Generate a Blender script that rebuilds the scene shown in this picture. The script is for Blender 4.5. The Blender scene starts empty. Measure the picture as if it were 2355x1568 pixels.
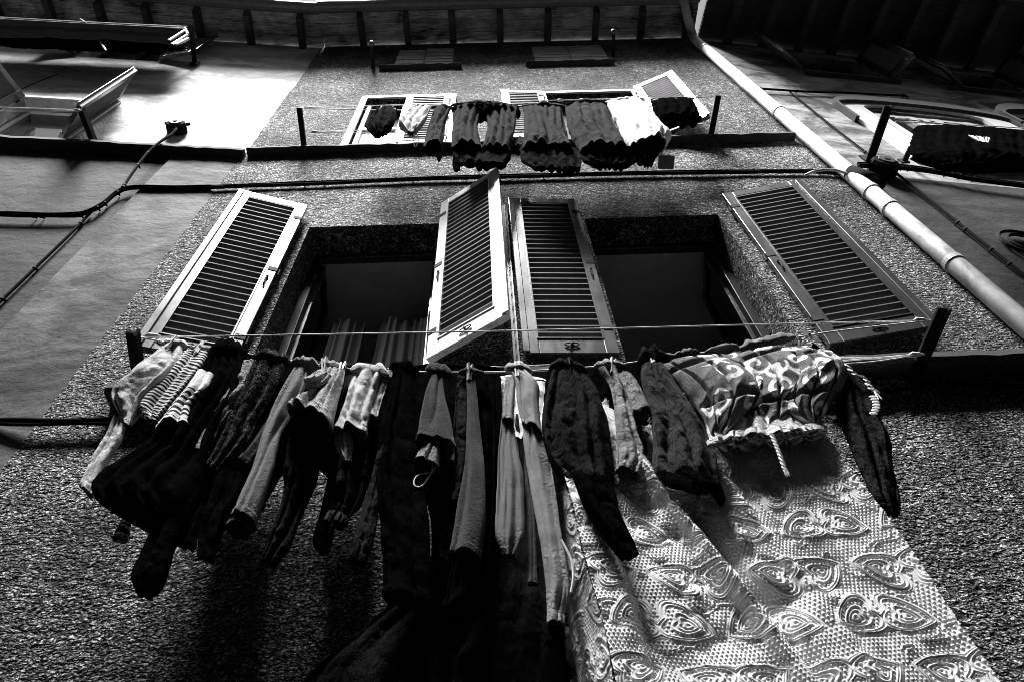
import bpy, math, random
import numpy as np
from mathutils import Vector, Matrix
R = math.radians
random.seed(7)
rng = np.random.default_rng(7)
scene = bpy.context.scene
COL = scene.collection

# ------------------------------------------------------------------ camera
# solved from the vanishing points of the photograph (facade verticals, facade horizontals)
FPX, CX, CY = 1620.0, 1177.5, 784.0
EYE = np.array([0.0, -2.0, 1.5])
_up = np.array([-85.0, -1128.0, FPX]); _up /= np.linalg.norm(_up)
_s = -0.036
_h = np.array([1.0, _s, -(-85.0 + _s * -1128.0) / FPX]); _h /= np.linalg.norm(_h)
_n = np.cross(_h, _up)
if _n[2] < 0: _n = -_n
CM = np.array([_h, _n, _up])            # rows: world x, y, z in camera axes (x right, y down, z forward)
cam_data = bpy.data.cameras.new("camera")
cam_data.lens = FPX / 2355.0 * 36.0
cam_data.clip_start = 0.05; cam_data.clip_end = 4000
cam = bpy.data.objects.new("camera", cam_data); COL.objects.link(cam)
rx, ry, rz = CM @ np.array([1, 0, 0.]), CM @ np.array([0, -1., 0]), CM @ np.array([0, 0, -1.])
cam.matrix_world = Matrix(((rx[0], ry[0], rz[0], EYE[0]), (rx[1], ry[1], rz[1], EYE[1]), (rx[2], ry[2], rz[2], EYE[2]), (0, 0, 0, 1)))
scene.camera = cam

# ------------------------------------------------------------------ world, sun, exposure
SUN_DIR = Vector((-0.13, -0.325, 0.93)).normalized()      # towards the sun: high over the alley
elev = math.asin(SUN_DIR.z); azim = math.atan2(SUN_DIR.x, SUN_DIR.y)
world = bpy.data.worlds.new("World"); scene.world = world; world.use_nodes = True
wt = world.node_tree; wt.nodes.clear()
sky = wt.nodes.new("ShaderNodeTexSky"); sky.sky_type = 'NISHITA'; sky.sun_disc = False
sky.sun_elevation = elev; sky.sun_rotation = azim
bw = wt.nodes.new("ShaderNodeRGBToBW"); bg = wt.nodes.new("ShaderNodeBackground"); wo = wt.nodes.new("ShaderNodeOutputWorld")
bg.inputs["Strength"].default_value = 0.05
wt.links.new(sky.outputs[0], bw.inputs[0]); wt.links.new(bw.outputs[0], bg.inputs[0]); wt.links.new(bg.outputs[0], wo.inputs[0])
sd = bpy.data.lights.new("sun", 'SUN'); sd.energy = 5.0; sd.angle = R(17); sd.color = (1, 1, 1)
sun = bpy.data.objects.new("sun", sd); COL.objects.link(sun)
sun.rotation_euler = (-SUN_DIR).to_track_quat('-Z', 'Y').to_euler(); sun.location = (0, -4, 20)
vs = scene.view_settings
scene.display_settings.display_device = 'sRGB'
vs.view_transform = 'Standard'; vs.look = 'None'; vs.gamma = 1.0; vs.use_curve_mapping = False
vs.exposure = 2.1
scene.cycles.max_bounces = 5; scene.cycles.diffuse_bounces = 1; scene.cycles.glossy_bounces = 3
scene.cycles.sample_clamp_indirect = 4.0; scene.cycles.filter_width = 0.9

# ------------------------------------------------------------------ frames of the three facades
class Fr:
    def __init__(s, o, deg):
        a = R(deg); s.o = np.array([o[0], o[1], 0.0]); s.d = np.array([math.cos(a), math.sin(a), 0.0]); s.n = np.array([math.sin(a), -math.cos(a), 0.0])
    def __call__(s, u, out, z): return s.o + s.d * u + s.n * out + np.array([0, 0, z])
MAIN = Fr((0, 0), 0); LEFT = Fr((-2.0, 0.02), 5); RIGHT = Fr((2.75, 0.02), 7)

def P(x, y, out=0.0, fr=MAIN):
    """point seen at (x, y) of the 2355 px wide photograph on the vertical plane `out` metres in front of facade fr"""
    r = CM @ np.array([x - CX, y - CY, FPX])
    o = fr.o + fr.n * out
    t = ((o - EYE) @ fr.n) / (r @ fr.n)
    return EYE + r * t
def UZ(x, y, out=0.0, fr=MAIN):
    p = P(x, y, out, fr); return float((p - fr.o) @ fr.d), float(p[2])

# ------------------------------------------------------------------ mesh helpers
class MB:
    def __init__(s): s.v = []; s.f = []
    def add(s, vs_, fs):
        b = len(s.v); s.v += [tuple(map(float, p)) for p in vs_]; s.f += [tuple(i + b for i in f) for f in fs]; return s
    def hexa(s, p):     # 8 points, bottom ring then top ring
        return s.add(p, [(3, 2, 1, 0), (4, 5, 6, 7), (0, 1, 5, 4), (1, 2, 6, 5), (2, 3, 7, 6), (3, 0, 4, 7)])
    def box(s, fr, u0, u1, o0, o1, z0, z1):
        return s.hexa([fr(u0, o0, z0), fr(u0, o1, z0), fr(u1, o1, z0), fr(u1, o0, z0), fr(u0, o0, z1), fr(u0, o1, z1), fr(u1, o1, z1), fr(u1, o0, z1)])
    def bar(s, p, q, w, h, side=None):
        p = np.array(p, float); q = np.array(q, float); d = q - p; d /= np.linalg.norm(d)
        a = np.cross(d, np.array([0, 0, 1.]) if side is None else np.array(side, float))
        if np.linalg.norm(a) < 1e-4: a = np.array([1., 0, 0])
        a /= np.linalg.norm(a); b = np.cross(a, d)
        c = [a * w / 2 * i + b * h / 2 * j for i, j in ((-1, -1), (1, -1), (1, 1), (-1, 1))]
        return s.hexa([p + k for k in c] + [q + k for k in c])
    def tube(s, pts, r, n=8, caps=True):
        pts = [np.array(p, float) for p in pts]; m = len(pts)
        rr = r if isinstance(r, (list, tuple, np.ndarray)) else [r] * m
        t0 = pts[1] - pts[0]; t0 /= np.linalg.norm(t0)
        ref = np.array([0, 0, 1.]) if abs(t0[2]) < 0.9 else np.array([1., 0, 0])
        vs_ = []
        for i in range(m):
            t = pts[min(i + 1, m - 1)] - pts[max(i - 1, 0)]; t /= (np.linalg.norm(t) + 1e-9)
            a = np.cross(t, ref); 
            if np.linalg.norm(a) < 1e-3: a = np.cross(t, [0, 1., 0])
            a /= np.linalg.norm(a); b = np.cross(a, t); ref = b
            for k in range(n):
                an = 2 * math.pi * k / n; vs_.append(pts[i] + (a * math.cos(an) + b * math.sin(an)) * rr[i])
        fs = [(i * n + k, i * n + (k + 1) % n, (i + 1) * n + (k + 1) % n, (i + 1) * n + k) for i in range(m - 1) for k in range(n)]
        if caps: fs += [tuple(range(n - 1, -1, -1)), tuple((m - 1) * n + k for k in range(n))]
        return s.add(vs_, fs)
    def ball(s, c, r, n=10, sq=(1, 1, 1)):
        c = np.array(c, float); m = n // 2; vs_ = []; fs = []
        for i in range(m + 1):
            th = math.pi * i / m
            for k in range(n):
                an = 2 * math.pi * k / n
                vs_.append(c + r * np.array([math.sin(th) * math.cos(an) * sq[0], math.sin(th) * math.sin(an) * sq[1], math.cos(th) * sq[2]]))
        for i in range(m):
            for k in range(n): fs.append((i * n + k, (i + 1) * n + k, (i + 1) * n + (k + 1) % n, i * n + (k + 1) % n))
        return s.add(vs_, fs)
    def disc(s, c, ax, r, t, n=16):
        c = np.array(c, float); ax = np.array(ax, float); return s.tube([c, c + ax * t], r, n)
    def build(s, name, m, parent=None, smooth=False, bevel=0.0):
        me = bpy.data.meshes.new(name); off = origin(parent)
        me.from_pydata([(p[0] - off[0], p[1] - off[1], p[2] - off[2]) for p in s.v], [], s.f)
        if m: me.materials.append(m)
        if smooth: me.shade_smooth()
        me.update()
        o = bpy.data.objects.new(name, me); COL.objects.link(o)
        if parent is not None: o.parent = parent
        if bevel > 0:
            b = o.modifiers.new("bevel", 'BEVEL'); b.width = bevel; b.segments = 2; b.limit_method = 'ANGLE'
        return o
ORG = {}
def origin(o):
    x = np.zeros(3)
    while o is not None:
        x += np.array(o.location); o = o.parent
    return x
def empty(name, loc):
    o = bpy.data.objects.new(name, None); o.empty_display_size = 0.1; COL.objects.link(o); o.location = tuple(map(float, loc)); return o
def tag(o, label=None, cat=None, group=None, kind=None):
    if label: o['label'] = label
    if cat: o['category'] = cat
    if group: o['group'] = group
    if kind: o['kind'] = kind
    return o
def inst(me, name, parent, wloc, rot=None):
    o = bpy.data.objects.new(name, me); COL.objects.link(o); o.parent = parent
    o.location = tuple(np.array(wloc) - origin(parent))
    if rot is not None: o.rotation_euler = rot
    return o
def mesh_np(name, v, f, m, parent=None, uv=None, smooth=True, col=None):
    me = bpy.data.meshes.new(name); off = origin(parent); v = v - off
    me.vertices.add(len(v)); me.vertices.foreach_set("co", v.astype(np.float32).ravel())
    nf = len(f); me.loops.add(nf * 4); me.polygons.add(nf)
    me.loops.foreach_set("vertex_index", f.astype(np.int32).ravel())
    me.polygons.foreach_set("loop_start", np.arange(0, nf * 4, 4, dtype=np.int32))
    me.polygons.foreach_set("loop_total", np.full(nf, 4, dtype=np.int32))
    if uv is not None:
        l = me.uv_layers.new(name="UVMap"); l.data.foreach_set("uv", uv[f.ravel()].astype(np.float32).ravel())
    if col is not None:
        a = me.attributes.new("print", 'FLOAT', 'POINT'); a.data.foreach_set("value", col.astype(np.float32))
    me.update(calc_edges=True); me.validate()
    if m: me.materials.append(m)
    if smooth: me.shade_smooth()
    o = bpy.data.objects.new(name, me); COL.objects.link(o)
    if parent is not None: o.parent = parent
    return o
def grid_faces(nu, nv, wrap):
    """nv rows of nu verts"""
    i = np.arange(nv - 1)[:, None]; j = np.arange(nu if wrap else nu - 1)[None, :]
    a = i * nu + j; b = i * nu + (j + 1) % nu; c = (i + 1) * nu + (j + 1) % nu; d = (i + 1) * nu + j
    return np.stack([a, b, c, d], -1).reshape(-1, 4)
def wav(x, y, seed, n=7, f0=1.0, f1=4.0):
    """smooth pseudo-noise, sum of warped sines, about -1..1"""
    r = np.random.default_rng(seed); s = 0
    for k in range(n):
        f = f0 * (f1 / f0) ** (k / max(1, n - 1)); a = r.uniform(0, 2 * math.pi); p = r.uniform(0, 6.28, 3)
        w = 0.7 * np.sin(f * 0.6 * (x * math.sin(a) - y * math.cos(a)) + p[1])
        s = s + np.sin(f * (x * math.cos(a) + y * math.sin(a)) + p[0] + w) / (k + 1.5) ** 0.55
    return s / (n ** 0.5 * 0.8)

_VT = np.random.default_rng(11).random((128, 128))
def vnoise(x, y, seed=0, octv=3, gain=.5):
    s = 0; a = 1.0; tot = 0
    for k in range(octv):
        X_ = x * 2 ** k + seed * 7.31 + k * 13.7; Y_ = y * 2 ** k + seed * 3.17 + k * 5.3
        i = np.floor(X_).astype(int); j = np.floor(Y_).astype(int); fx = X_ - i; fy = Y_ - j; fx = fx * fx * (3 - 2 * fx); fy = fy * fy * (3 - 2 * fy)
        g_ = lambda a_, b_: _VT[a_ % 128, b_ % 128]
        s = s + a * ((g_(i, j) * (1 - fx) + g_(i + 1, j) * fx) * (1 - fy) + (g_(i, j + 1) * (1 - fx) + g_(i + 1, j + 1) * fx) * fy); tot += a; a *= gain
    return s / tot
def crease(x, y, seed=0, octv=3): # sharp creases between soft bellies, 0..1
    s = 0; a = 1.; tot = 0
    for k in range(octv):
        wx = .5 * vnoise(x * 1.3 * 2 ** k, y * 1.3 * 2 ** k, seed + 40 + k, 1); s = s + a * np.abs(2 * vnoise(x * 2 ** k + wx, y * 2 ** k - wx, seed + k * 3, 1) - 1); tot += a; a *= .5
    return s / tot

# ------------------------------------------------------------------ materials (all greys: the photograph is black and white)
def mat(name): 
    m = bpy.data.materials.new(name); m.use_nodes = True; nt = m.node_tree
    return m, nt, nt.nodes["Principled BSDF"]
def N(nt, t, **kw):
    n = nt.nodes.new(t)
    for k, v in kw.items():
        if k in n.inputs: n.inputs[k].default_value = v
        else: setattr(n, k, v)
    return n
def L(nt, a, b): nt.links.new(a, b)
def ramp(nt, fac, stops):
    r = nt.nodes.new("ShaderNodeValToRGB"); e = r.color_ramp.elements
    while len(e) < len(stops): e.new(0.5)
    for i, (p, c) in enumerate(stops): e[i].position = p; e[i].color = (c, c, c, 1)
    L(nt, fac, r.inputs[0]); return r.outputs[0]
def noise(nt, vec, scale, detail=3, rough=0.55, dist=0.0):
    n = N(nt, "ShaderNodeTexNoise"); n.inputs["Scale"].default_value = scale; n.inputs["Detail"].default_value = detail
    n.inputs["Roughness"].default_value = rough; n.inputs["Distortion"].default_value = dist; L(nt, vec, n.inputs["Vector"]); return n.outputs["Fac"]
def coord(nt, sc=(1, 1, 1)):
    g = N(nt, "ShaderNodeNewGeometry"); m = N(nt, "ShaderNodeMapping"); m.inputs["Scale"].default_value = sc
    L(nt, g.outputs["Position"], m.inputs["Vector"]); return m.outputs[0]
def bump(nt, h, strength, dist, prev=None):
    b = N(nt, "ShaderNodeBump"); b.inputs["Strength"].default_value = strength; b.inputs["Distance"].default_value = dist
    L(nt, h, b.inputs["Height"])
    if prev is not None: L(nt, prev, b.inputs["Normal"])
    return b.outputs[0]
def mth(nt, op, a, b=None):
    m = N(nt, "ShaderNodeMath"); m.operation = op
    for i, x in enumerate((a, b)):
        if x is None: continue
        if isinstance(x, (int, float)): m.inputs[i].default_value = x
        else: L(nt, x, m.inputs[i])
    return m.outputs[0]
def mixc(nt, fac, a, b):
    m = N(nt, "ShaderNodeMix"); m.data_type = 'FLOAT'
    for i, x in ((0, fac), (2, a), (3, b)):
        if isinstance(x, (int, float)): m.inputs[i].default_value = x
        else: L(nt, x, m.inputs[i])
    return m.outputs[0]

def stucco_mat():
    m, nt, p = mat("rough_stucco"); v = coord(nt, (1, 1, 1.7))
    n1 = noise(nt, v, 46, 2, 0.5, 0.6); n0 = noise(nt, v, 17, 2, 0.6)
    h = mth(nt, 'ADD', n1, mth(nt, 'MULTIPLY', n0, 0.7))
    L(nt, bump(nt, h, 1.0, 0.075), p.inputs["Normal"])
    big = noise(nt, coord(nt, (1, 1, 0.7)), 1.5, 6, 0.7)
    c = ramp(nt, big, [(0.3, 0.15), (0.5, 0.5), (0.7, 1.3)])
    gr = ramp(nt, noise(nt, coord(nt, (1, 1, 1.5)), 84, 2, 0.7, 0.5), [(0.42, 0.04), (0.52, 0.25), (0.60, 0.9)])
    mid = ramp(nt, noise(nt, coord(nt, (1, 1, 1.2)), 22, 4, 0.8, 0.8), [(0.38, 0.3), (0.5, 0.8), (0.62, 1.8)])
    L(nt, mth(nt, 'MINIMUM', mth(nt, 'MULTIPLY', mth(nt, 'MULTIPLY', c, gr), mid), 0.9), p.inputs["Base Color"])
    p.inputs["Roughness"].default_value = 0.9; p.inputs["Specular IOR Level"].default_value = 0.1
    return m
def plaster_mat(name, lo, hi, seed=0.0):
    m, nt, p = mat(name); v = coord(nt); 
    mp = N(nt, "ShaderNodeMapping"); mp.inputs["Location"].default_value = (seed, seed, seed); mp.inputs["Scale"].default_value = (1, 1, 1.8); L(nt, v, mp.inputs["Vector"]); v2 = mp.outputs[0]
    big = noise(nt, v2, 1.6, 6, 0.6, 0.8); fine = noise(nt, v2, 14, 5, 0.7)
    f = mth(nt, 'ADD', mth(nt, 'MULTIPLY', big, 0.8), mth(nt, 'MULTIPLY', fine, 0.2))
    L(nt, ramp(nt, f, [(0.42, lo), (0.5, (lo + hi) / 2), (0.58, hi)]), p.inputs["Base Color"])
    b = bump(nt, noise(nt, v, 9, 4, 0.6), 0.5, 0.02); b = bump(nt, noise(nt, v, 260, 2, 0.6), 0.5, 0.002, b)
    L(nt, b, p.inputs["Normal"]); p.inputs["Roughness"].default_value = 0.85; p.inputs["Specular IOR Level"].default_value = 0.2
    return m
def paint_mat(name, base, rough, wear=0.35, spec=0.6, scale=18):
    m, nt, p = mat(name); v = coord(nt)
    w = noise(nt, coord(nt, (1, 1, 0.35)), scale, 6, 0.7, 0.5)
    L(nt, ramp(nt, w, [(0.3, base * (1 - wear)), (0.55, base), (0.75, min(0.95, base * (1 + wear)))]), p.inputs["Base Color"])
    L(nt, ramp(nt, noise(nt, coord(nt, (1, 1, .3)), 14, 4), [(0.35, rough * 0.9), (0.7, min(1, rough * 1.15))]), p.inputs["Roughness"])
    L(nt, bump(nt, noise(nt, coord(nt, (1, 1, 0.12)), 60, 3), 0.12, 0.001), p.inputs["Normal"])
    p.inputs["Specular IOR Level"].default_value = spec
    return m
def wood_mat(name, lo, hi, axis=(0.12, 1, 1), scale=30):
    m, nt, p = mat(name); v = coord(nt, axis)
    g = noise(nt, v, scale, 6, 0.65, 1.5); st = noise(nt, coord(nt), 2.6, 4, 0.6, 1.0)
    f = mth(nt, 'ADD', mth(nt, 'MULTIPLY', g, 0.55), mth(nt, 'MULTIPLY', st, 0.45))
    L(nt, ramp(nt, f, [(0.38, lo), (0.5, (lo + hi) / 2), (0.6, hi)]), p.inputs["Base Color"])
    L(nt, bump(nt, g, 0.5, 0.004), p.inputs["Normal"]); p.inputs["Roughness"].default_value = 0.75
    return m
def plain(name, c, rough=0.7, metal=0.0, spec=0.5, bs=0, bst=0.3):
    m, nt, p = mat(name); v = coord(nt)
    L(nt, ramp(nt, noise(nt, v, 30, 4, 0.65), [(0.35, c * 0.75), (0.65, min(1, c * 1.2))]), p.inputs["Base Color"])
    p.inputs["Roughness"].default_value = rough; p.inputs["Metallic"].default_value = metal; p.inputs["Specular IOR Level"].default_value = spec
    if bs: L(nt, bump(nt, noise(nt, v, bs, 3), bst, 0.004), p.inputs["Normal"])
    return m
def cloth(name, c, crinkle=0.5, weave=0.4, cs=22, kind=None, c2=None, freq=40, sheen=0.02, ws=420, rough=0.85, va=0.25, zs=0.35):
    m, nt, p = mat(name); v = coord(nt)
    uv = N(nt, "ShaderNodeUVMap").outputs[0]
    base = ramp(nt, noise(nt, v, 16, 4, 0.6), [(0.3, c * (1 - va)), (0.7, min(0.92, c * (1 + va)))])
    if kind == 'stripes' or kind == 'stripes_low':
        sp = N(nt, "ShaderNodeSeparateXYZ"); L(nt, uv, sp.inputs[0])
        w = mth(nt, 'SINE', mth(nt, 'MULTIPLY', mth(nt, 'ADD', sp.outputs[1], mth(nt, 'MULTIPLY', noise(nt, v, 9, 2), 0.06)), freq * 6.283))
        fac = mth(nt, 'GREATER_THAN', w, 0.0)
        if kind == 'stripes_low': fac = mth(nt, 'MULTIPLY', fac, mth(nt, 'GREATER_THAN', sp.outputs[1], 0.12))
        base = mixc(nt, fac, base, c2)
    if kind == 'floral':
        vo = N(nt, "ShaderNodeTexVoronoi"); vo.inputs["Scale"].default_value = freq; L(nt, v, vo.inputs["Vector"])
        w = mth(nt, 'GREATER_THAN', mth(nt, 'ABSOLUTE', mth(nt, 'SUBTRACT', vo.outputs["Distance"], 0.35)), 0.06)
        base = mixc(nt, w, c2, base)
    if kind == 'print':
        at = N(nt, "ShaderNodeAttribute"); at.attribute_name = "print"
        base = mixc(nt, at.outputs["Fac"], base, c2)
    L(nt, base, p.inputs["Base Color"])
    n1 = noise(nt, coord(nt, (1, 1, zs)), cs, 5, 0.62, 0.25); rdg = mth(nt, 'ABSOLUTE', mth(nt, 'SUBTRACT', n1, 0.5))
    b = bump(nt, rdg, crinkle, 0.05) if crinkle else None
    if weave: b = bump(nt, noise(nt, v, ws, 2, 0.7), weave, 0.8 / ws, b)
    if b is not None: L(nt, b, p.inputs["Normal"])
    p.inputs["Roughness"].default_value = rough; p.inputs["Specular IOR Level"].default_value = 0.0 if c < 0.06 else 0.05
    p.inputs["Sheen Weight"].default_value = sheen; p.inputs["Sheen Roughness"].default_value = 0.4
    return m
M = {}
M['stucco'] = stucco_mat()
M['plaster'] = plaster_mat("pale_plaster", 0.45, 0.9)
M['plaster_low_dimmed'] = plaster_mat("falloff_darkened_plaster", 0.002, 0.02, 2.0)  # lower left wall darkened in its colour, imitating light that fades downwards
M['plaster_pier'] = plaster_mat("stained_dimmed_pier_plaster", 0.008, 0.10, 4.0)  # real stains, on a base colour darkened to imitate the fading light
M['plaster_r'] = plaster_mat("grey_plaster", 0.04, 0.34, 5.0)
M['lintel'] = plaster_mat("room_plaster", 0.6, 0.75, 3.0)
M['ledge'] = plain("stone_ledge", 0.045, 0.9, bs=40)
M['paint'] = paint_mat("dark_gloss_paint", 0.03, 0.27, 0.5, 1.0)
M['paint_glare'] = paint_mat("sky_glare_paint", 0.85, 0.4, 0.3, 0.5)  # pale colour stands in for the sky reflected in the gloss paint
M['louvre'] = paint_mat("louvre_paint", 0.03, 0.4, 0.4, 0.4)
M['louvre_edge'] = paint_mat("louvre_edge_paint", 0.5, 0.4, 0.3, 0.5)
M['white'] = paint_mat("white_window_paint", 0.78, 0.45, 0.08, 0.5)
M['iron'] = plain("dark_iron", 0.012, 0.8, 0.0, 0.15, 80)
M['cable'] = plain("black_cable", 0.006, 0.9, 0.0, 0.03)
M['zinc'] = paint_mat("painted_zinc_pipe", 0.6, 0.4, 0.8, 0.6, 7)
M['rope'] = plain("pale_line", 0.85, 0.6)
M['wood'] = wood_mat("soffit_boards", 0.01, 0.55)
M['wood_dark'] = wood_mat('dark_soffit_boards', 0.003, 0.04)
M['plaster_rlow_dimmed'] = plaster_mat('falloff_darkened_right_plaster', 0.004, 0.03, 6.0)  # lower right wall, light falloff put into the colour as on the left
M['rafter'] = wood_mat("rafter_wood", 0.01, 0.06)
M['slatwood'] = wood_mat("weathered_slats", 0.45, 0.92, (0.3, 1, 1), 45)
M['gutter'] = plain("dull_gutter", 0.16, 0.5, 0.3)
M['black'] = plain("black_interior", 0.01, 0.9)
M['ground'] = plain("paving", 0.06, 0.9, bs=12)
M['opp'] = plaster_mat("opposite_plaster", 0.10, 0.2, 9.0)
M['peg'] = plain("pale_plastic", 0.7, 0.4)
M['pegdark'] = plain("dark_plastic", 0.05, 0.4)
mg, ntg, pg = mat("window_glass"); pg.inputs["Base Color"].default_value = (0.03, 0.03, 0.03, 1); pg.inputs["Roughness"].default_value = 0.05; pg.inputs["Specular IOR Level"].default_value = 0.35
M['glass'] = mg

def Pz(x, y, z):
    r = CM @ np.array([x - CX, y - CY, FPX]); return EYE + r * ((z - EYE[2]) / r[2])

# ------------------------------------------------------------------ ground, street
g = MB(); g.add([(-400, -400, 0), (400, -400, 0), (400, 400, 0), (-400, 400, 0)], [(0, 1, 2, 3)])
tag(g.build("ground", M['ground']), kind='structure')

# ------------------------------------------------------------------ rough stucco house
house = tag(empty("stucco_house", (0, 0, 0)), "tall rough stucco house in the middle with green-black shutters and laundry lines", "house")
HZ = 10.95
NEAR = [(-1.165, -0.305), (0.63, 1.52)]; NZ = (4.03, 5.74)
UPP = [(-1.15, -0.32), (0.60, 1.47)]; UZR = (7.17, 8.60)
TOP = [(-1.02, -0.34), (0.60, 1.47)]; TZ = (9.76, 10.72)
XR = 2.76
w = MB()
XL = -1.94
def band(z0, z1, ops):
    xs = [XL] + [x for o in ops for x in o] + [XR]
    for i in range(0, len(xs), 2):
        a, b = xs[i], xs[i + 1]; w.add([MAIN(a, 0, z0), MAIN(b, 0, z0), MAIN(b, 0, z1), MAIN(a, 0, z1)], [(0, 1, 2, 3)])
def reveal(mb, x0, x1, z0, z1, d, fr=MAIN, out=0.0):
    a = [fr(x0, out, z0), fr(x1, out, z0), fr(x1, out, z1), fr(x0, out, z1)]; b = [fr(x0, out - d, z0), fr(x1, out - d, z0), fr(x1, out - d, z1), fr(x0, out - d, z1)]
    mb.add(a + b, [(0, 4, 5, 1), (1, 5, 6, 2), (2, 6, 7, 3), (3, 7, 4, 0)])
band(0, NZ[0], []); band(*NZ, NEAR); band(NZ[1], UZR[0], []); band(*UZR, UPP); band(UZR[1], TZ[0], []); band(*TZ, TOP); band(TZ[1], HZ, [])
for o in NEAR: reveal(w, *o, *NZ, 0.24)
for o in UPP: reveal(w, *o, *UZR, 0.12)
for o in TOP: reveal(w, *o, *TZ, 0.05)
w.build("wall", M['stucco'], house)
# broken plaster edge where the rough coat ends against the smooth neighbour
e = MB(); zs = np.arange(0, HZ, 0.035); jit = 0.0
pts = []
for k, z in enumerate(zs):
    jit = 0.86 * jit + random.gauss(0, 0.004); pts.append((-1.985 + 0.02 * math.sin(z * 0.9 + 1) + jit + random.gauss(0, 0.0022), z))
for (a, z0), (b, z1) in zip(pts[:-1], pts[1:]):
    e.add([MAIN(a, 0.0, z0), MAIN(XL, 0, z0), MAIN(XL, 0, z1), MAIN(b, 0.0, z1), MAIN(a - 0.012, -0.05, z0), MAIN(b - 0.012, -0.05, z1)], [(0, 1, 2, 3), (4, 0, 3, 5)])
e.build("broken_plaster_edge", M['stucco'], house)
# ledges
def ledge(parent, fr, u0, u1, z, d=0.07, t=0.06, m='ledge', n=24, o0=0.0):
    mb = MB(); top = []; 
    us = np.linspace(u0, u1, n)
    prof = [(o0 - 0.03, z - t), (o0 + d * 0.85, z - t), (o0 + d, z - t * 0.7), (o0 + d, z - 0.012), (o0 + d * 0.8, z), (o0 - 0.03, z)]
    vs_ = []
    for i, u in enumerate(us):
        j = random.gauss(0, 0.003); k = random.gauss(0, 0.003)
        for o, zz in prof: vs_.append(fr(u, o + (j if o > o0 else 0), zz + k))
    m_ = len(prof); fs = [(i * m_ + q, (i + 1) * m_ + q, (i + 1) * m_ + (q + 1) % m_, i * m_ + (q + 1) % m_) for i in range(n - 1) for q in range(m_)]
    fs += [tuple(range(m_)), tuple((n - 1) * m_ + q for q in range(m_ - 1, -1, -1))]
    mb.add(vs_, fs); return mb.build("ledge", M[m], parent)
u, _ = UZ(600, 362); ledge(house, MAIN, -1.92, UZ(1820, 318)[0], 7.14, 0.065, 0.045, n=60)
ledge(house, MAIN, -1.70, XR - 0.02, 4.03, 0.10, 0.07, n=70)

def window_unit(parent, fr, u0, u1, z0, z1, back, wdt=0.045, thick=0.05, m='paint', mull=True, glass=True, inset=0.0):
    f = MB(); a0, a1, b0, b1 = u0 + 0.003, u1 - 0.003, z0 + 0.003, z1 - 0.003
    f.box(fr, a0, a0 + wdt, -back - thick, -back, b0, b1); f.box(fr, a1 - wdt, a1, -back - thick, -back, b0, b1)
    f.box(fr, a0 + wdt, a1 - wdt, -back - thick, -back, b1 - wdt, b1); f.box(fr, a0 + wdt, a1 - wdt, -back - thick, -back, b0, b0 + wdt)
    if mull: f.box(fr, (u0 + u1) / 2 - 0.03, (u0 + u1) / 2 + 0.03, -back - thick, -back + 0.004, b0 + wdt, b1 - wdt)
    o = f.build("window_frame", M[m], parent, bevel=0.003)
    if glass:
        for s in ((0, 1) if mull else (0,)):
            p0 = a0 + wdt if s == 0 else (u0 + u1) / 2 + 0.03; p1 = ((u0 + u1) / 2 - 0.03 if mull else a1 - wdt) if s == 0 else a1 - wdt
            q = MB(); q.box(fr, p0, p1, -back - 0.03, -back - 0.026, b0 + wdt, b1 - wdt); q.build("pane", M['glass'], o)
    return o
for (x0, x1) in NEAR: window_unit(house, MAIN, x0, x1, *NZ, 0.20, 0.05, mull=False, glass=False)
# inward-opened casement seen inside each near window
def casement(parent, fr, hu, back, width, z0, z1, ang, m='paint', glass=True):
    a = R(ang); d = fr.d * math.cos(a) - fr.n * math.sin(a); o = fr(hu, -back, 0)
    def Q(s, t, z): 
        nn = np.array([-d[1], d[0], 0]); return o + d * s + nn * t + np.array([0, 0, z])
    f = MB(); sgn = 1
    def bx(s0, s1, za, zb): f.hexa([Q(s0, -.02, za), Q(s0, .02, za), Q(s1, .02, za), Q(s1, -.02, za), Q(s0, -.02, zb), Q(s0, .02, zb), Q(s1, .02, zb), Q(s1, -.02, zb)])
    bx(0, 0.05, z0, z1); bx(width - 0.05, width, z0, z1); bx(0.05, width - 0.05, z0, z0 + 0.07); bx(0.05, width - 0.05, z1 - 0.05, z1)
    c = f.build("casement", M[m], parent, bevel=0.003)
    if glass:
        g_ = MB(); g_.hexa([Q(0.05, -.002, z0 + .07), Q(0.05, .002, z0 + .07), Q(width - .05, .002, z0 + .07), Q(width - .05, -.002, z0 + .07), Q(0.05, -.002, z1 - .05), Q(0.05, .002, z1 - .05), Q(width - .05, .002, z1 - .05), Q(width - .05, -.002, z1 - .05)])
        g_.build("pane", M['glass'], c)
    return c
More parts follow.
